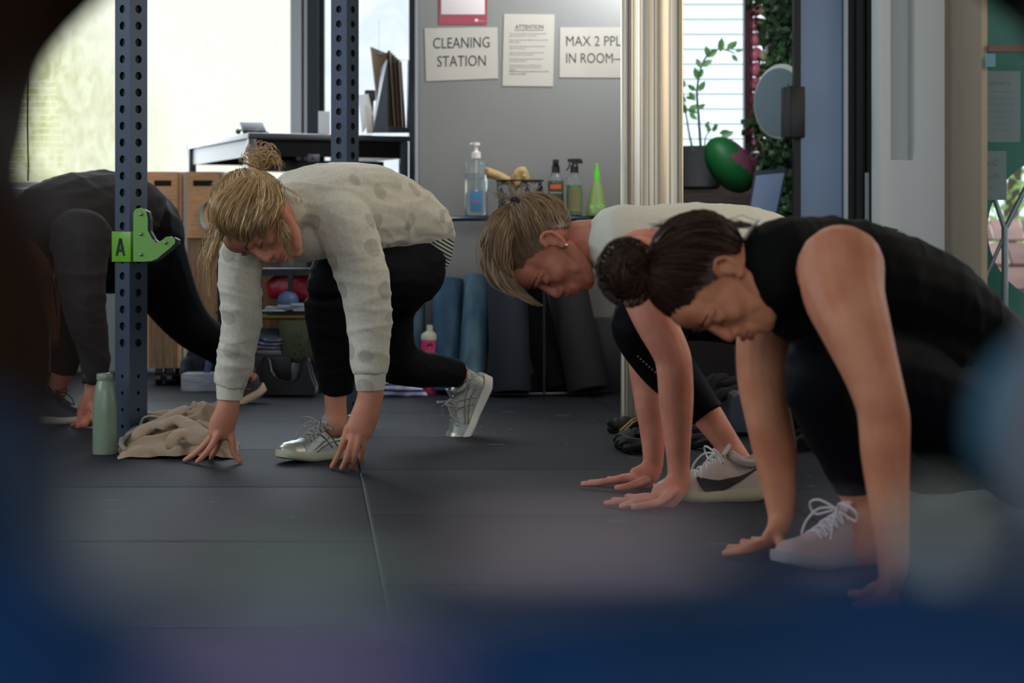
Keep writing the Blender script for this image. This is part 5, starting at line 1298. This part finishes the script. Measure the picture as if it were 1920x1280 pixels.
b = MB(); CH(b, [(768, 474, 6.16, 58, 84), (760, 452, 6.12, 68, 97), (745, 430, 6.08, 66, 104)]); fused('striped_vest', b, m_vest, B, .007, 3)
# sweatshirt
m_sweat = M('grey_marl', (196, 190, 172), .9, vary=(120, .10), bump=(380, .35, .002), sheen=.2)
nt = m_sweat.node_tree; bb = nt.nodes['Principled BSDF']; old = bb.inputs['Base Color'].links[0].from_socket
tc = nt.nodes.new('ShaderNodeTexCoord'); vo = nt.nodes.new('ShaderNodeTexVoronoi'); vo.inputs['Scale'].default_value = 10.5; vo.inputs['Randomness'].default_value = .55
nt.links.new(tc.outputs['Object'], vo.inputs['Vector']); lt = nt.nodes.new('ShaderNodeMapRange'); lt.inputs['From Min'].default_value = .27; lt.inputs['From Max'].default_value = .31; lt.inputs['To Min'].default_value = .72; lt.inputs['To Max'].default_value = 1
nt.links.new(vo.outputs['Distance'], lt.inputs['Value']); mx = nt.nodes.new('ShaderNodeVectorMath'); mx.operation = 'SCALE'; nt.links.new(old, mx.inputs[0]); nt.links.new(lt.outputs['Result'], mx.inputs['Scale']); nt.links.new(mx.outputs['Vector'], bb.inputs['Base Color'])
tors2 = [(764, 440, 6.13, 38, 98), (748, 420, 6.08, 58, 108), (716, 401, 5.99, 74, 112), (674, 392, 5.88, 84, 112), (630, 392, 5.76, 86, 112), (578, 396, 5.68, 80, 108), (552, 396, 5.62, 58, 76), (538, 398, 5.59, 42, 48)]
b = MB(); CH(b, tors2); CH(b, arm1, ref=(1, 0, 0), cap='flat'); CH(b, arm2, ref=(1, 0, 0), cap='flat'); CH(b, [(610, 430, 5.70, 54, 80), (555, 450, 5.64, 42, 60), (515, 470, 5.60, 24, 40)])
CH(b, [(560, 360, 5.68, 30, 90), (610, 345, 5.74, 36, 100), (680, 350, 5.85, 40, 95)])
wr_ = wrinkle((.15, .0, 1), 15, .0042, .0004)
fused('sweatshirt', b, m_sweat, B, .006, 4, lambda c: wr_(c)+.003)
b = MB(); CH(b, [(434, 700, 5.72, 27.5, 28.5), (432, 722, 5.73, 27, 28), (430, 749, 5.73, 24, 25)], ref=(1, 0, 0), cap='flat'); obj('cuff', b, m_sweat, B); b = MB(); CH(b, [(694, 695, 5.57, 30, 31), (694, 708, 5.57, 29.5, 30.5), (695, 731, 5.57, 26.5, 27.5)], ref=(1, 0, 0), cap='flat'); obj('cuff', b, m_sweat, B)
# hair
m_hairB = hair_mat('blonde_hair', (78, 52, 30), (228, 192, 138), .5)
def exB(mb, rng):
    kn = J(490, 326, 5.49)
    ball_of_strands(mb, rng, J(489, 303, 5.49), .027, 170, .0013, (1.05, 1, 1.0))
    for i in range(90):      # loops that stick out of the bun
        a = rng.uniform(-.3, PI+.3); L_ = rng.uniform(.030, .052); e = J(489, 305, 5.49)+Vector((math.cos(a)*L_, rng.gauss(0, .02), math.sin(a)*L_*1.1)); m1 = kn.lerp(e, .45)+Vector((rng.gauss(0, .010), rng.gauss(0, .01), .008)); f_ = e+Vector((math.cos(a-1.2)*.018, rng.gauss(0, .006), math.sin(a-1.2)*.018-.004))
        mb.av = rng.random(); mb.tube([kn, m1, e, f_, f_+Vector((rng.gauss(0, .006), 0, -.012))], [.0013, .0012, .001, .0007, .0004], 3, cap='open', sub=4)
    lock(mb, rng, [J(440, 345, 5.42), J(418, 395, 5.39), J(406, 450, 5.38), J(394, 500, 5.40), J(388, 560, 5.42)], 80, [.020, .020, .014, .011, .009], .0011, curl=.006)
    lock(mb, rng, [J(425, 360, 5.45), J(402, 430, 5.42), J(388, 480, 5.42), J(380, 530, 5.42)], 28, [.015, .018, .016, .012], .0009, curl=.008)
    lock(mb, rng, [J(528, 412, 5.41), J(536, 440, 5.40), J(541, 468, 5.41), J(548, 498, 5.43)], 60, [.008, .011, .011, .006], .0011, curl=.003)
    for (x0, y0, x1, y1, x2, y2, x3, y3) in ((462, 338, 428, 372, 414, 410, 430, 444), (478, 334, 450, 378, 436, 420, 446, 452), (492, 334, 476, 380, 462, 424, 464, 455), (503, 336, 502, 378, 490, 415, 484, 448), (508, 338, 512, 366, 502, 396, 496, 432)):
        lock(mb, rng, [J(x0, y0, 5.40), J(x1, y1, 5.335), J(x2, y2, 5.32), J(x3, y3, 5.37)], 380, [.020, .025, .024, .013], .0010, curl=.0025)
    lock(mb, rng, [J(520, 345, 5.44), J(548, 360, 5.44), J(560, 380, 5.45), J(548, 384, 5.45)], 4, [.004, .008, .008, .006], .0008)
hB.hair(B, m_hairB, (0, -.125, .075), 11, 2000, .0011, 1.13, exB, cap_add=1.07)
m_silver = M('silver_shoe', (150, 156, 150), .32, .45, vary=(60, .12), bump=(240, .5, .003)); m_solew = M('pale_sole', (176, 176, 150), .5); m_lacew = M('grey_lace', (150, 148, 140), .8); m_toe = M('silver_toe', (176, 178, 160), .34, .6)
stripe = M('taupe_stripe', (112, 106, 92), .5)
mk_ = [('side_stripe', stripe, [[(.28, .15), (.40, .5), (.52, .75)], [(.36, .12), (.48, .45), (.58, .7)], [(.20, .45), (.35, .40), (.62, .18)], [(.18, .25), (.35, .25), (.60, .10)]], .006)]
mark_side = -1 if False else 1
shoe(B, Vector((X(656, 5.88), 5.92, 0)), Vector((-.70, -.71, 0)), Vector((0, 0, 1)), .262, m_silver, m_solew, m_lacew, 'silver running shoe flat on the floor', 1, m_toe, mk_)
shoe(B, J(923, 714, 6.62), Vector((-.42, -.14, -.90)), Vector((-.84, -.38, .40)), .268, m_silver, M('white_sole', (196, 196, 192), .5), m_lacew, 'silver running shoe up on its toes', 1, m_toe, mk_, bend=0)

# ------------------------------------------------------------------ woman with the ponytail
m_skinP = skin('light_skin', (206, 142, 116), (178, 104, 84))
Pn = thing('person', (X(1280, 5.0), 5.0, 0), 'person with light brown ponytail, white vest and capri leggings, hands flat on the floor', 'person', 'people stretching on the gym floor')
tor = [(1460, 500, 5.45, 85, 110), (1400, 480, 5.36, 88, 120), (1330, 470, 5.25, 84, 118), (1260, 465, 5.12, 78, 118), (1200, 470, 5.05, 70, 100), (1160, 470, 5.0, 48, 66)]
neckP = [(1185, 450, 5.04, 46), (1150, 448, 5.03, 42, 42), (1115, 450, 5.02, 42, 40), (1085, 452, 5.02, 40)]
armN = [(1195, 490, 4.86, 50, 48), (1205, 540, 4.82, 46, 44), (1228, 600, 4.80, 40, 40), (1258, 660, 4.79, 34, 36), (1265, 695, 4.79, 35, 34), (1268, 750, 4.80, 33, 33), (1270, 810, 4.81, 27, 27), (1272, 870, 4.82, 20, 22), (1272, 900, 4.82, 19, 24), (1255, 925, 4.80, 14, 26), (1236, 936, 4.80, 11, 27)]
armFr = [(1215, 500, 5.2, 44, 42), (1208, 560, 5.2, 38, 38), (1206, 620, 5.2, 32, 32), (1210, 690, 5.2, 30, 31), (1218, 750, 5.2, 28, 29), (1224, 820, 5.2, 22, 23), (1224, 870, 5.2, 17, 20), (1212, 890, 5.18, 13, 24), (1195, 900, 5.17, 10, 25)]
legN = [(1400, 560, 5.3, 88, 95), (1330, 560, 5.15, 80, 85), (1260, 575, 5.03, 66, 70), (1200, 596, 4.97, 50, 54), (1195, 625, 4.98, 45, 48), (1235, 672, 5.03, 50, 50), (1275, 715, 5.06, 46, 46), (1318, 765, 5.08, 34, 36)]
footP = [(1310, 755, 5.08, 32, 32), (1342, 800, 5.08, 27, 27), (1368, 838, 5.08, 24, 25), (1385, 868, 5.07, 26, 28)]
legB = [(1440, 560, 5.5, 85, 90), (1440, 640, 5.6, 66, 66), (1435, 720, 5.7, 52, 52), (1480, 760, 5.85, 40, 40), (1580, 780, 6.1, 34, 34)]
b = MB(); CH(b, tor, k=.78); CH(b, neckP, ref=(0, -1, 0)); CH(b, armN, ref=(.4, -1, .5)); CH(b, armFr, ref=(.4, -1, .5)); CH(b, legN, k=.92, ref=(.5, 0, .8)); CH(b, footP, ref=(1, 0, .5)); CH(b, legB, k=.92, ref=(1, 0, 0))
b.ell(J(1214, 494, 4.91), (.098, .062, .086))
fingers(b, [(.0088, (1228, 938, 4.78), (1205, 936, 4.75), (1180, 944, 4.73), (1190-25, 949, 4.74)), (.0088, (1228, 934, 4.80), (1200, 934, 4.78), (1168, 940, 4.77), (1137, 943, 4.79)), (.0086, (1230, 936, 4.82), (1205, 934, 4.83), (1175, 938, 4.84), (1150, 940, 4.86)), (.0095, (1262, 920, 4.79), (1238, 940, 4.74), (1212, 946, 4.71), (1188, 950, 4.71)), (.0078, (1235, 932, 4.86), (1212, 930, 4.90), (1190, 933, 4.92), (1175, 934, 4.94))])
fingers(b, [(.0088, (1192, 900, 5.15), (1165, 898, 5.12), (1130, 904, 5.12), (1093, 907, 5.15)), (.0086, (1190, 902, 5.18), (1165, 897, 5.20), (1135, 902, 5.20), (1105, 905, 5.22)), (.0095, (1212, 900, 5.14), (1190, 908, 5.08), (1172, 913, 5.06), (1157, 914, 5.06)), (.0080, (1195, 895, 5.22), (1175, 893, 5.26), (1155, 897, 5.28), (1140, 899, 5.30))])
hP = Head(J(1040, 452, 5.02), up=Vector((-.97, -.10, .12)), face=Vector((-.12, -.13, -.98)), k=1.08)
hP.c = J(1031, 468, 5.02); hP.prims(b)
fused('body', b, m_skinP, Pn, .0045, 2)
hP.details(Pn, M('lips_muted', (160, 92, 84), .65), M('brow_dark', (84, 62, 46), .7))
m_vestw = M('cream_vest', (206, 204, 188), .8, bump=(300, .2, .001))
b = MB(); CH(b, [(1460, 500, 5.45, 86, 112), (1400, 478, 5.36, 90, 122), (1330, 468, 5.25, 88, 122), (1260, 464, 5.14, 82, 108), (1205, 460, 5.06, 76, 92), (1160, 454, 5.01, 70, 66)], cap='round', k=1.0); wv_ = wrinkle((1, 0, .2), 9, .003)
fused('vest', b, m_vestw, Pn, .0065, 3, wv_)
b = MB(); CH(b, legN+[(1328, 778, 5.08, 35, 36)], ref=(.5, 0, .8), cap='flat'); CH(b, legB, ref=(1, 0, 0)); CH(b, [(1470, 540, 5.5, 90, 115), (1410, 530, 5.38, 85, 110)])
fused('capri_leggings', b, m_legging, Pn, .007, 3)
b = MB()
for i in range(14):
    t = i/13; b.ell(J(1196+70*t, 668+64*t, 4.93+.03*t), .0022, None, 6, 5); 
obj('perforation_dots', b, M('hole_dot', (120, 110, 110), .8), Pn)
m_hairP = hair_mat('light_brown_hair', (52, 36, 26), (176, 144, 110), .38)
def exP(mb, rng):
    K_ = J(968, 384, 5.0)
    lock(mb, rng, [K_, J(948, 405, 4.97), J(930, 450, 4.95), J(928, 500, 4.94), J(944, 532, 4.93), J(972, 550, 4.92), J(1006, 570, 4.90)], 560, [.010, .022, .026, .028, .028, .024, .015], .0014, curl=.003)
    for (x1, y1, x2, y2, x3, y3) in ((942, 430, 938, 490, 962, 528),):
        lock(mb, rng, [K_, J(x1, y1, 4.935), J(x2, y2, 4.92), J(x3, y3, 4.95)], 170, [.010, .024, .024, .014], .0014, curl=.002)
    for i in range(60):
        e = J(968+rng.gauss(0, 22), 370-abs(rng.gauss(0, 9)), 5.0+rng.gauss(0, .02)); mb.av = .9; mb.tube([J(985, 384, 5.0), e, e+Vector((rng.gauss(0, .012), 0, .004))], [.0009, .0008, .0004], 3, cap='open')
hP.hair(Pn, m_hairP, (0, -.098, .082), 21, 2200, .0011, 1.09, exP, cap_add=1.04)
b = MB(); kp = J(968, 382, 4.99); dk_ = (J(940, 400, 4.97)-J(985, 372, 5.0)).normalized(); u_ = dk_.orthogonal().normalized(); v_ = dk_.cross(u_)
b.tube([kp+(u_*math.cos(a)+v_*math.sin(a))*.016 for a in [2*PI*k/18 for k in range(19)]], .005, 8); obj('hair_tie', b, M('black_elastic', (20, 18, 18), .7), Pn)
b = MB(); b.ell(hP.P(.0845, -.004, -.026), .0042); b.ell(hP.P(-.0845, -.004, -.026), .0042); obj('earring', b, M('silver_stud', (220, 220, 225), .15, .9), Pn)
b = MB(); pp = J(1192, 941, 4.735); b.tube([pp+Vector((0, .011*math.cos(a), .011*math.sin(a)+.0)) for a in [2*PI*k/14 for k in range(15)]], .0013, 6); obj('ring', b, M('silver_ring', (210, 210, 215), .2, .9), Pn)
m_shoeP = M('off_white_mesh', (176, 160, 150), .75, bump=(260, .6, .003)); m_soleP = M('cream_sole', (178, 170, 142), .55); m_sw = M('black_mark', (34, 32, 34), .5)
mark_side = 1
tick = [('side_tick', m_sw, [[(.68, .50, .62), (.655, .26, .60), (.62, .12, .50), (.56, .06, .36), (.48, .06, .28), (.38, .13, .30), (.28, .25, .37), (.18, .38, .45), (.06, .53, .56)]], 'patch')]
shP = shoe(Pn, Vector((X(1432, 4.98), 4.93, 0)), Vector((-.985, -.17, 0)), Vector((0, 0, 1)), .272, m_shoeP, m_soleP, M('white_lace', (206, 200, 196), .8), 'off-white running shoe with a black tick on its side', -1, None, tick)
shoe(Pn, J(1690, 720, 6.2), Vector((-.2, -.2, -.95)), Vector((-1, 0, .2)), .26, m_shoeP, m_soleP, m_lacew, None, -1)

# ------------------------------------------------------------------ dark-haired woman nearest the lens
m_skinD = skin('tan_skin', (206, 142, 108), (184, 112, 82))
Dk = thing('person', (X(1650, 3.9), 3.9, 0), 'person with dark brown bun and black sleeveless top, crouched nearest the lens', 'person', 'people stretching on the gym floor')
torD = [(1960, 850, 4.45, 100, 160), (1880, 770, 4.35, 100, 160), (1790, 650, 4.22, 92, 155), (1700, 575, 4.08, 92, 150), (1610, 530, 3.95, 92, 120), (1530, 508, 3.85, 80, 90), (1470, 500, 3.8, 66, 66)]
neckD = [(1510, 485, 3.86, 60), (1460, 492, 3.83, 57, 55), (1415, 502, 3.80, 55, 54), (1375, 508, 3.80, 54)]
armDN = [(1577, 500, 3.66, 82, 80), (1582, 550, 3.62, 78, 72), (1603, 610, 3.57, 68, 64), (1632, 690, 3.53, 55, 55), (1652, 755, 3.51, 49, 50), (1658, 790, 3.51, 49, 48), (1660, 850, 3.51, 46, 48), (1665, 920, 3.51, 40, 42), (1672, 1000, 3.52, 32, 34), (1674, 1060, 3.52, 28, 34), (1668, 1095, 3.50, 20, 38), (1655, 1125, 3.49, 15, 38)]
armDF = [(1452, 560, 4.05, 62, 60), (1432, 640, 4.05, 52, 52), (1428, 710, 4.05, 46, 46), (1438, 770, 4.05, 44, 45), (1452, 840, 4.05, 42, 42), (1460, 910, 4.05, 33, 34), (1464, 965, 4.05, 25, 28), (1456, 995, 4.04, 20, 32), (1440, 1015, 4.03, 14, 33)]
legDN = [(1850, 790, 4.3, 120, 160), (1760, 740, 4.15, 120, 145), (1650, 690, 4.0, 110, 120), (1560, 672, 3.88, 82, 90), (1540, 720, 3.86, 70, 74), (1562, 790, 3.90, 64, 68), (1590, 850, 3.93, 55, 58), (1608, 915, 3.95, 42, 44)]
footD = [(1605, 900, 3.95, 36, 36), (1614, 950, 3.95, 30, 32), (1618, 990, 3.94, 32, 34), (1618, 1030, 3.93, 34, 38)]
legDB = [(1900, 760, 4.5, 140, 140), (1850, 800, 4.55, 100, 100), (1770, 850, 4.6, 66, 70), (1735, 868, 4.62, 58, 62), (1800, 872, 4.8, 50, 50), (1900, 868, 5.0, 42, 42)]
b = MB(); CH(b, torD, k=.74); CH(b, neckD, ref=(0, -1, 0)); CH(b, armDN, ref=(1, 0, 0)); CH(b, armDF, ref=(1, -.2, 0)); CH(b, legDN, k=.93, ref=(.5, 0, .8)); CH(b, footD, ref=(1, 0, 0)); CH(b, legDB, k=.93)
b.ell(J(1574, 506, 3.70), (.080, .078, .078))
fingers(b, [(.0090, (1432, 1018, 4.02), (1410, 1026, 3.99), (1385, 1032, 3.99), (1360, 1038, 4.02)), (.0090, (1436, 1020, 4.05), (1412, 1022, 4.06), (1390, 1026, 4.07), (1368, 1030, 4.09)), (.0096, (1458, 1005, 4.02), (1466, 1022, 3.99), (1474, 1036, 3.98), (1484, 1048, 3.98)), (.0088, (1444, 1014, 4.08), (1425, 1016, 4.12), (1408, 1020, 4.15), (1392, 1022, 4.17)), (.008, (1450, 1010, 4.10), (1438, 1012, 4.16), (1424, 1014, 4.20), (1412, 1016, 4.22))])
fingers(b, [(.0090, (1632, 1128, 3.49), (1622, 1150, 3.46), (1612, 1165, 3.44), (1604, 1180, 3.45)), (.0090, (1648, 1132, 3.48), (1642, 1155, 3.45), (1636, 1172, 3.43), (1630, 1188, 3.43)), (.0090, (1662, 1132, 3.48), (1660, 1156, 3.45), (1657, 1174, 3.43), (1654, 1190, 3.43)), (.008, (1678, 1128, 3.49), (1680, 1150, 3.47), (1680, 1166, 3.46), (1680, 1180, 3.46)), (.0096, (1640, 1100, 3.52), (1620, 1118, 3.54), (1606, 1132, 3.55), (1596, 1144, 3.56))])
hD = Head(J(1350, 530, 3.80), up=Vector((-.96, -.12, .12)), face=Vector((-.12, -.22, -.96)), k=1.01)
hD.prims(b)
fused('body', b, m_skinD, Dk, .0048, 2)
hD.details(Dk, M('lips_brown', (150, 84, 74), .65), M('brow_black', (50, 36, 30), .7))
m_top = M('black_top', (15, 16, 16), .8, spec=.12, bump=(200, .2, .001))
b = MB(); CH(b, [(1960, 850, 4.45, 112, 178), (1880, 770, 4.35, 112, 178), (1790, 668, 4.22, 104, 172), (1700, 572, 4.09, 106, 166), (1610, 522, 3.98, 108, 142), (1530, 503, 3.90, 98, 100), (1474, 502, 3.82, 94, 92), (1450, 506, 3.80, 88, 80)]); CH(b, [(1462, 560, 3.86, 52, 60), (1520, 600, 3.90, 60, 90), (1600, 610, 4.0, 60, 110), (1700, 660, 4.1, 80, 150)])
wd_ = wrinkle((.9, 0, -.3), 12, .005)
fused('sleeveless_top', b, m_top, Dk, .0075, 3, wd_)
b = MB(); CH(b, legDN+[(1610, 930, 3.95, 41, 43)], ref=(.5, 0, .8), cap='flat'); CH(b, legDB); CH(b, [(1980, 830, 4.5, 130, 190), (1900, 780, 4.42, 125, 180), (1820, 730, 4.3, 100, 160)])
fused('leggings', b, m_legnavy, Dk, .0075, 4, wrinkle((1, 0, 0), 8, .003))
m_hairD = hair_mat('dark_brown_hair', (22, 14, 11), (76, 48, 36), .5)
def exD(mb, rng):
    c_ = J(1176, 510, 3.80)
    ball_of_strands(mb, rng, c_, .045, 620, .0014, (1, 1, 1.15))
    for i in range(170):
        a = rng.uniform(0, 2*PI); p = c_+Vector((math.cos(a)*.044, rng.gauss(0, .02), math.sin(a)*.052)); q = p+Vector((math.cos(a)*.012, 0, math.sin(a)*.012)); mb.av = rng.random(); mb.tube([p, q, q+Vector((math.cos(a+1.6)*.014, rng.gauss(0, .006), math.sin(a+1.6)*.014)), p+Vector((math.cos(a+1.6)*.02, 0, math.sin(a+1.6)*.02))], .0014, 3, cap='open', sub=3)
    for i in range(90):      # flyaways over the back of the head
        x = rng.uniform(1240, 1420); e = J(x, 412+abs(x-1320)*.14-abs(rng.gauss(0, 5)), 3.8+rng.gauss(0, .03)); mb.av = .8; mb.tube([e+Vector((.03, 0, -.012)), e, e+Vector((-.03, 0, -.006+rng.gauss(0, .004)))], [.0006, .0008, .0005], 3, cap='open')
hD.hair(Dk, m_hairD, (0, -.012, .138), 31, 2600, .0013, 1.12, exD, cap_add=1.07, loose=.006)
m_shoeD = M('pink_grey_mesh', (186, 160, 156), .75, bump=(260, .6, .003))
shoe(Dk, Vector((X(1680, 3.86), 3.98, 0)), Vector((-.86, -.50, 0)), Vector((0, 0, 1)), .262, m_shoeD, M('grey_sole', (160, 156, 160), .6), M('pale_lace', (206, 200, 204), .8), 'pale pink-grey running shoe', 1)
b = MB(); b.tube([J(1396, 448, 3.74), J(1412, 424, 3.78), J(1424, 414, 3.86)], .003, 6, sub=3); obj('necklace', b, M('silver_chain', (190, 190, 190), .3, .8), Dk)

# ------------------------------------------------------------------ person in dark clothes at the left edge
m_skinL = skin('ruddy_skin', (196, 132, 108), (168, 98, 78))  # the skin's own tone, slightly redder
Lf = thing('person', (X(150, 7.1), 7.1, 0), 'person in a dark long-sleeved top lunging at the left edge behind the nearer post', 'person', 'people stretching on the gym floor')
torL = [(258, 440, 7.5, 80, 88), (232, 412, 7.4, 84, 94), (200, 405, 7.28, 80, 100), (140, 415, 7.15, 82, 104), (90, 430, 7.05, 78, 100), (55, 445, 7.0, 50, 70)]
armL1 = [(150, 450, 6.85, 56, 56), (152, 520, 6.82, 47, 47), (158, 580, 6.82, 40, 40), (172, 640, 6.85, 33, 34), (178, 690, 6.87, 25, 26), (176, 716, 6.88, 18, 19)]
armL2 = [(60, 470, 7.15, 42, 42), (52, 540, 7.15, 36, 36), (60, 610, 7.15, 30, 30), (66, 680, 7.15, 24, 24), (68, 740, 7.15, 16, 18)]
foreL1 = [(177, 700, 6.88, 17, 17), (172, 740, 6.88, 14, 16), (164, 765, 6.88, 12, 18), (160, 780, 6.88, 10, 18)]
legL1 = [(256, 470, 7.45, 68, 76), (210, 482, 7.3, 62, 70), (160, 500, 7.15, 48, 54), (140, 540, 7.1, 40, 42), (132, 600, 7.1, 37, 38), (126, 650, 7.12, 32, 33), (118, 700, 7.13, 24, 25)]
footL = [(118, 690, 7.13, 21, 21), (104, 735, 7.13, 17, 18), (98, 760, 7.12, 19, 20)]
legL2 = [(268, 455, 7.5, 76, 80), (296, 515, 7.6, 64, 64), (328, 572, 7.7, 50, 50), (362, 615, 7.75, 41, 41), (410, 650, 7.85, 33, 34), (440, 685, 7.9, 24, 25)]
footL2 = [(435, 680, 7.9, 20, 20), (462, 700, 7.93, 14, 15), (474, 712, 7.95, 12, 13)]
b = MB(); CH(b, torL, k=.78); CH(b, armL1, k=.6, ref=(1, 0, 0)); CH(b, armL2, k=.7, ref=(1, 0, 0)); CH(b, foreL1, ref=(.3, -1, 0)); CH(b, legL1, k=.8, ref=(1, 0, 0)); CH(b, footL, ref=(1, 0, 0)); CH(b, legL2, k=.78, ref=(1, 0, 0)); CH(b, footL2, ref=(1, 0, 0)); CH(b, [(70, 440, 7.0, 34), (48, 460, 6.95, 30), (38, 478, 6.92, 28)])
fingers(b, [(.0088, (152, 782, 6.86), (146, 790, 6.85), (140, 795, 6.85), (134, 797, 6.87)), (.0088, (158, 784, 6.84), (154, 792, 6.82), (150, 798, 6.82), (144, 800, 6.83)), (.0088, (164, 784, 6.84), (162, 792, 6.82), (160, 799, 6.82), (156, 802, 6.83)), (.008, (170, 782, 6.86), (170, 790, 6.85), (169, 796, 6.85), (167, 800, 6.86)), (.0095, (172, 762, 6.86), (178, 778, 6.84), (180, 788, 6.84), (182, 796, 6.85))])
hL = Head(J(48, 512, 6.98), up=Vector((-.35, -.1, -.93)), face=Vector((.6, .65, -.2)), k=1.03); hL.prims(b)
fused('body', b, m_skinL, Lf, .0055, 2)
hL.details(Lf, M('lips_russet', (150, 84, 74), .45), M('brow_auburn', (70, 44, 30), .7))
m_drk = M('charcoal_top', (50, 46, 46), .9, vary=(30, .1), bump=(200, .25, .002), spec=.15)
b = MB(); CH(b, [(232, 396, 7.46, 62, 88), (215, 400, 7.36, 78, 96), (185, 401, 7.27, 82, 102), (140, 412, 7.15, 86, 108), (90, 428, 7.05, 82, 104), (62, 442, 7.0, 54, 70)]); CH(b, armL1, ref=(1, 0, 0), cap='flat'); CH(b, armL2, ref=(1, 0, 0), cap='flat'); CH(b, [(110, 470, 7.05, 45, 90), (180, 455, 7.2, 50, 95)]); b.ell(J(150, 450, 6.86), .108)
wl_ = wrinkle((.4, 0, 1), 10, .006, .0006); fused('long_sleeved_top', b, m_drk, Lf, .0075, 3, wl_)
b = MB(); CH(b, legL1, ref=(1, 0, 0), cap='flat'); CH(b, legL2, ref=(1, 0, 0), cap='flat'); CH(b, [(262, 442, 7.5, 82, 86), (240, 430, 7.42, 86, 92)]); b.ell(J(276, 446, 7.5), (W(70, 7.5), W(80, 7.5), W(92, 7.5)))
fused('leggings', b, m_legging, Lf, .0075, 3)
b = MB(); CH(b, [(246, 410, 7.47, 66, 86), (234, 402, 7.45, 72, 92)]); fused('striped_vest', b, m_vest, Lf, .008, 2)
m_hairL = hair_mat('auburn_hair', (84, 46, 28), (150, 92, 58))
def exL(mb, rng):
    lock(mb, rng, [J(50, 450, 6.85), J(75, 500, 6.82), J(92, 560, 6.82), (J(100, 610, 6.84)), J(100, 650, 6.86)], 110, [.02, .03, .024, .018, .012], .0016)
hL.hair(Lf, m_hairL, (0, -.125, .05), 41, 500, .0018, 1.1, exL, cap_add=1.05)
m_shoeL = M('black_shoe', (28, 28, 34), .6, vary=(40, .3), bump=(200, .4, .002)); m_redmark = M('red_flash', (170, 44, 44), .5); m_soleL = M('bone_sole', (186, 166, 142), .55)
red = [('side_stripe', m_redmark, [[(.2, .2), (.4, .35), (.6, .25)], [(.3, .55), (.45, .4), (.62, .38)]], .010)]
shoe(Lf, Vector((X(46, 7.05), 7.05, 0)), Vector((.98, -.18, 0)), Vector((0, 0, 1)), .255, m_shoeL, m_soleL, M('dark_lace', (50, 50, 54), .8), 'black running shoe with red flashes, flat on the floor', 1, None, red)
shoe(Lf, J(498, 738, 7.95), Vector((-.86, -.30, -.42)), Vector((-.35, 0, .93)), .25, m_shoeL, m_soleL, M('dark_lace2', (50, 50, 54), .8), 'black running shoe with red flashes, heel raised', 1, None, red)
# black wrist strap
b = MB(); pw_ = J(166, 724, 6.84); b.tube([J(176, 716, 6.88)+Vector((.028*math.cos(a), .028*math.sin(a), .004)) for a in [2*PI*k/16 for k in range(17)]], .006, 6); b.box(J(162, 710, 6.84), (.03, .012, .034), bev=.003); obj('watch', b, m_blackp, Lf)
# ================================================================== BLURRED RING CLOSE TO THE LENS
# the photographer looks through the round opening of a blue piece of equipment, well inside the near blur
RING = [ # px, py of the inner edge, distance, tube radius in m
  (80, 440, .60, .036), (125, 550, .48, .034), (118, 700, .42, .034), (100, 850, .38, .034), (118, 985, .35, .034), (210, 1115, .33, .032), (420, 1200, .31, .032), (680, 1205, .30, .032), (900, 1140, .30, .032), (1200, 1105, .30, .032), (1480, 1125, .30, .032), (1660, 1210, .30, .032), (1800, 1190, .31, .030), (1900, 1060, .33, .030), (1925, 900, .38, .030), (1905, 760, .48, .030), (1925, 650, .62, .032), (1975, 480, .78, .036),
  (1975, 200, .90, .042), (1915, 50, .98, .046), (1840, -30, 1.0, .048), (1600, -190, 1.0, .046), (1200, -300, 1.0, .046), (800, -300, 1.0, .048), (400, -160, 1.02, .052), (185, -12, 1.02, .056), (90, 105, 1.0, .056), (60, 215, .94, .052), (45, 335, .80, .044)]
pts = []
for (px, py, z, r) in RING:
    d_ = Vector((px-960, py-430, 0)).normalized(); off = r*FPX/z; pts.append((J(px+d_.x*off, py+d_.y*off, z), r))
m_ring = M('blue_rubber', (3, 44, 88), .6, vary=(16, .35), rgb2=(3, 30, 50), spec=.2); m_brown = M('dark_brown_rubber', (34, 20, 12), .9, spec=.03); m_blackr = M('black_rubber_segment', (10, 9, 10), .9, spec=.03)
rg_ = thing('exercise_ring', pts[0][0], 'large blurred blue and brown rubber ring with pale patches, framing the view before the lens', 'ring')
n_ = len(pts)
def seg(i0, i1, mat, label=None):
    b = MB(); b.loft([(pts[i % n_][0], pts[i % n_][1], pts[i % n_][1]) for i in range(i0, i1+1)], ref=(0, -1, 0), n=18, cap='flat', sub=5)
    o = obj('ring_segment', b, mat, rg_)
    if label: o['label'] = label
seg(3, 17, m_ring, 'blue rubber segment'); seg(17, 23, m_blackr, 'black rubber segment'); seg(23, n_+3, m_brown, 'dark brown rubber segment')
m_pink = M('pale_pink_patch', (150, 134, 140), .7); m_mintp = M('pale_mint_patch', (104, 116, 112), .7); m_teal = M('teal_patch', (66, 112, 138), .7)
for (px, py, z, rx, ry, rot, mt_) in ((1090, 1022, .31, 270, 34, 0, m_pink), (600, 1095, .31, 190, 44, 4, m_mintp), (1762, 1060, .31, 46, 118, -8, M('pale_grey_patch', (170, 176, 168), .7)), (560, 1285, .26, 300, 60, 0, M('dusky_patch', (104, 90, 124), .7)), (1932, 775, .58, 105, 150, 20, m_teal), (1560, 1010, .31, 60, 10, 0, m_pink)):
    b = MB(); b.ell(J(px, py, z), (W(rx, z), .006, W(ry, z)), rotm(0, rot, 0), 24, 16); obj('pale_patch', b, mt_, rg_)
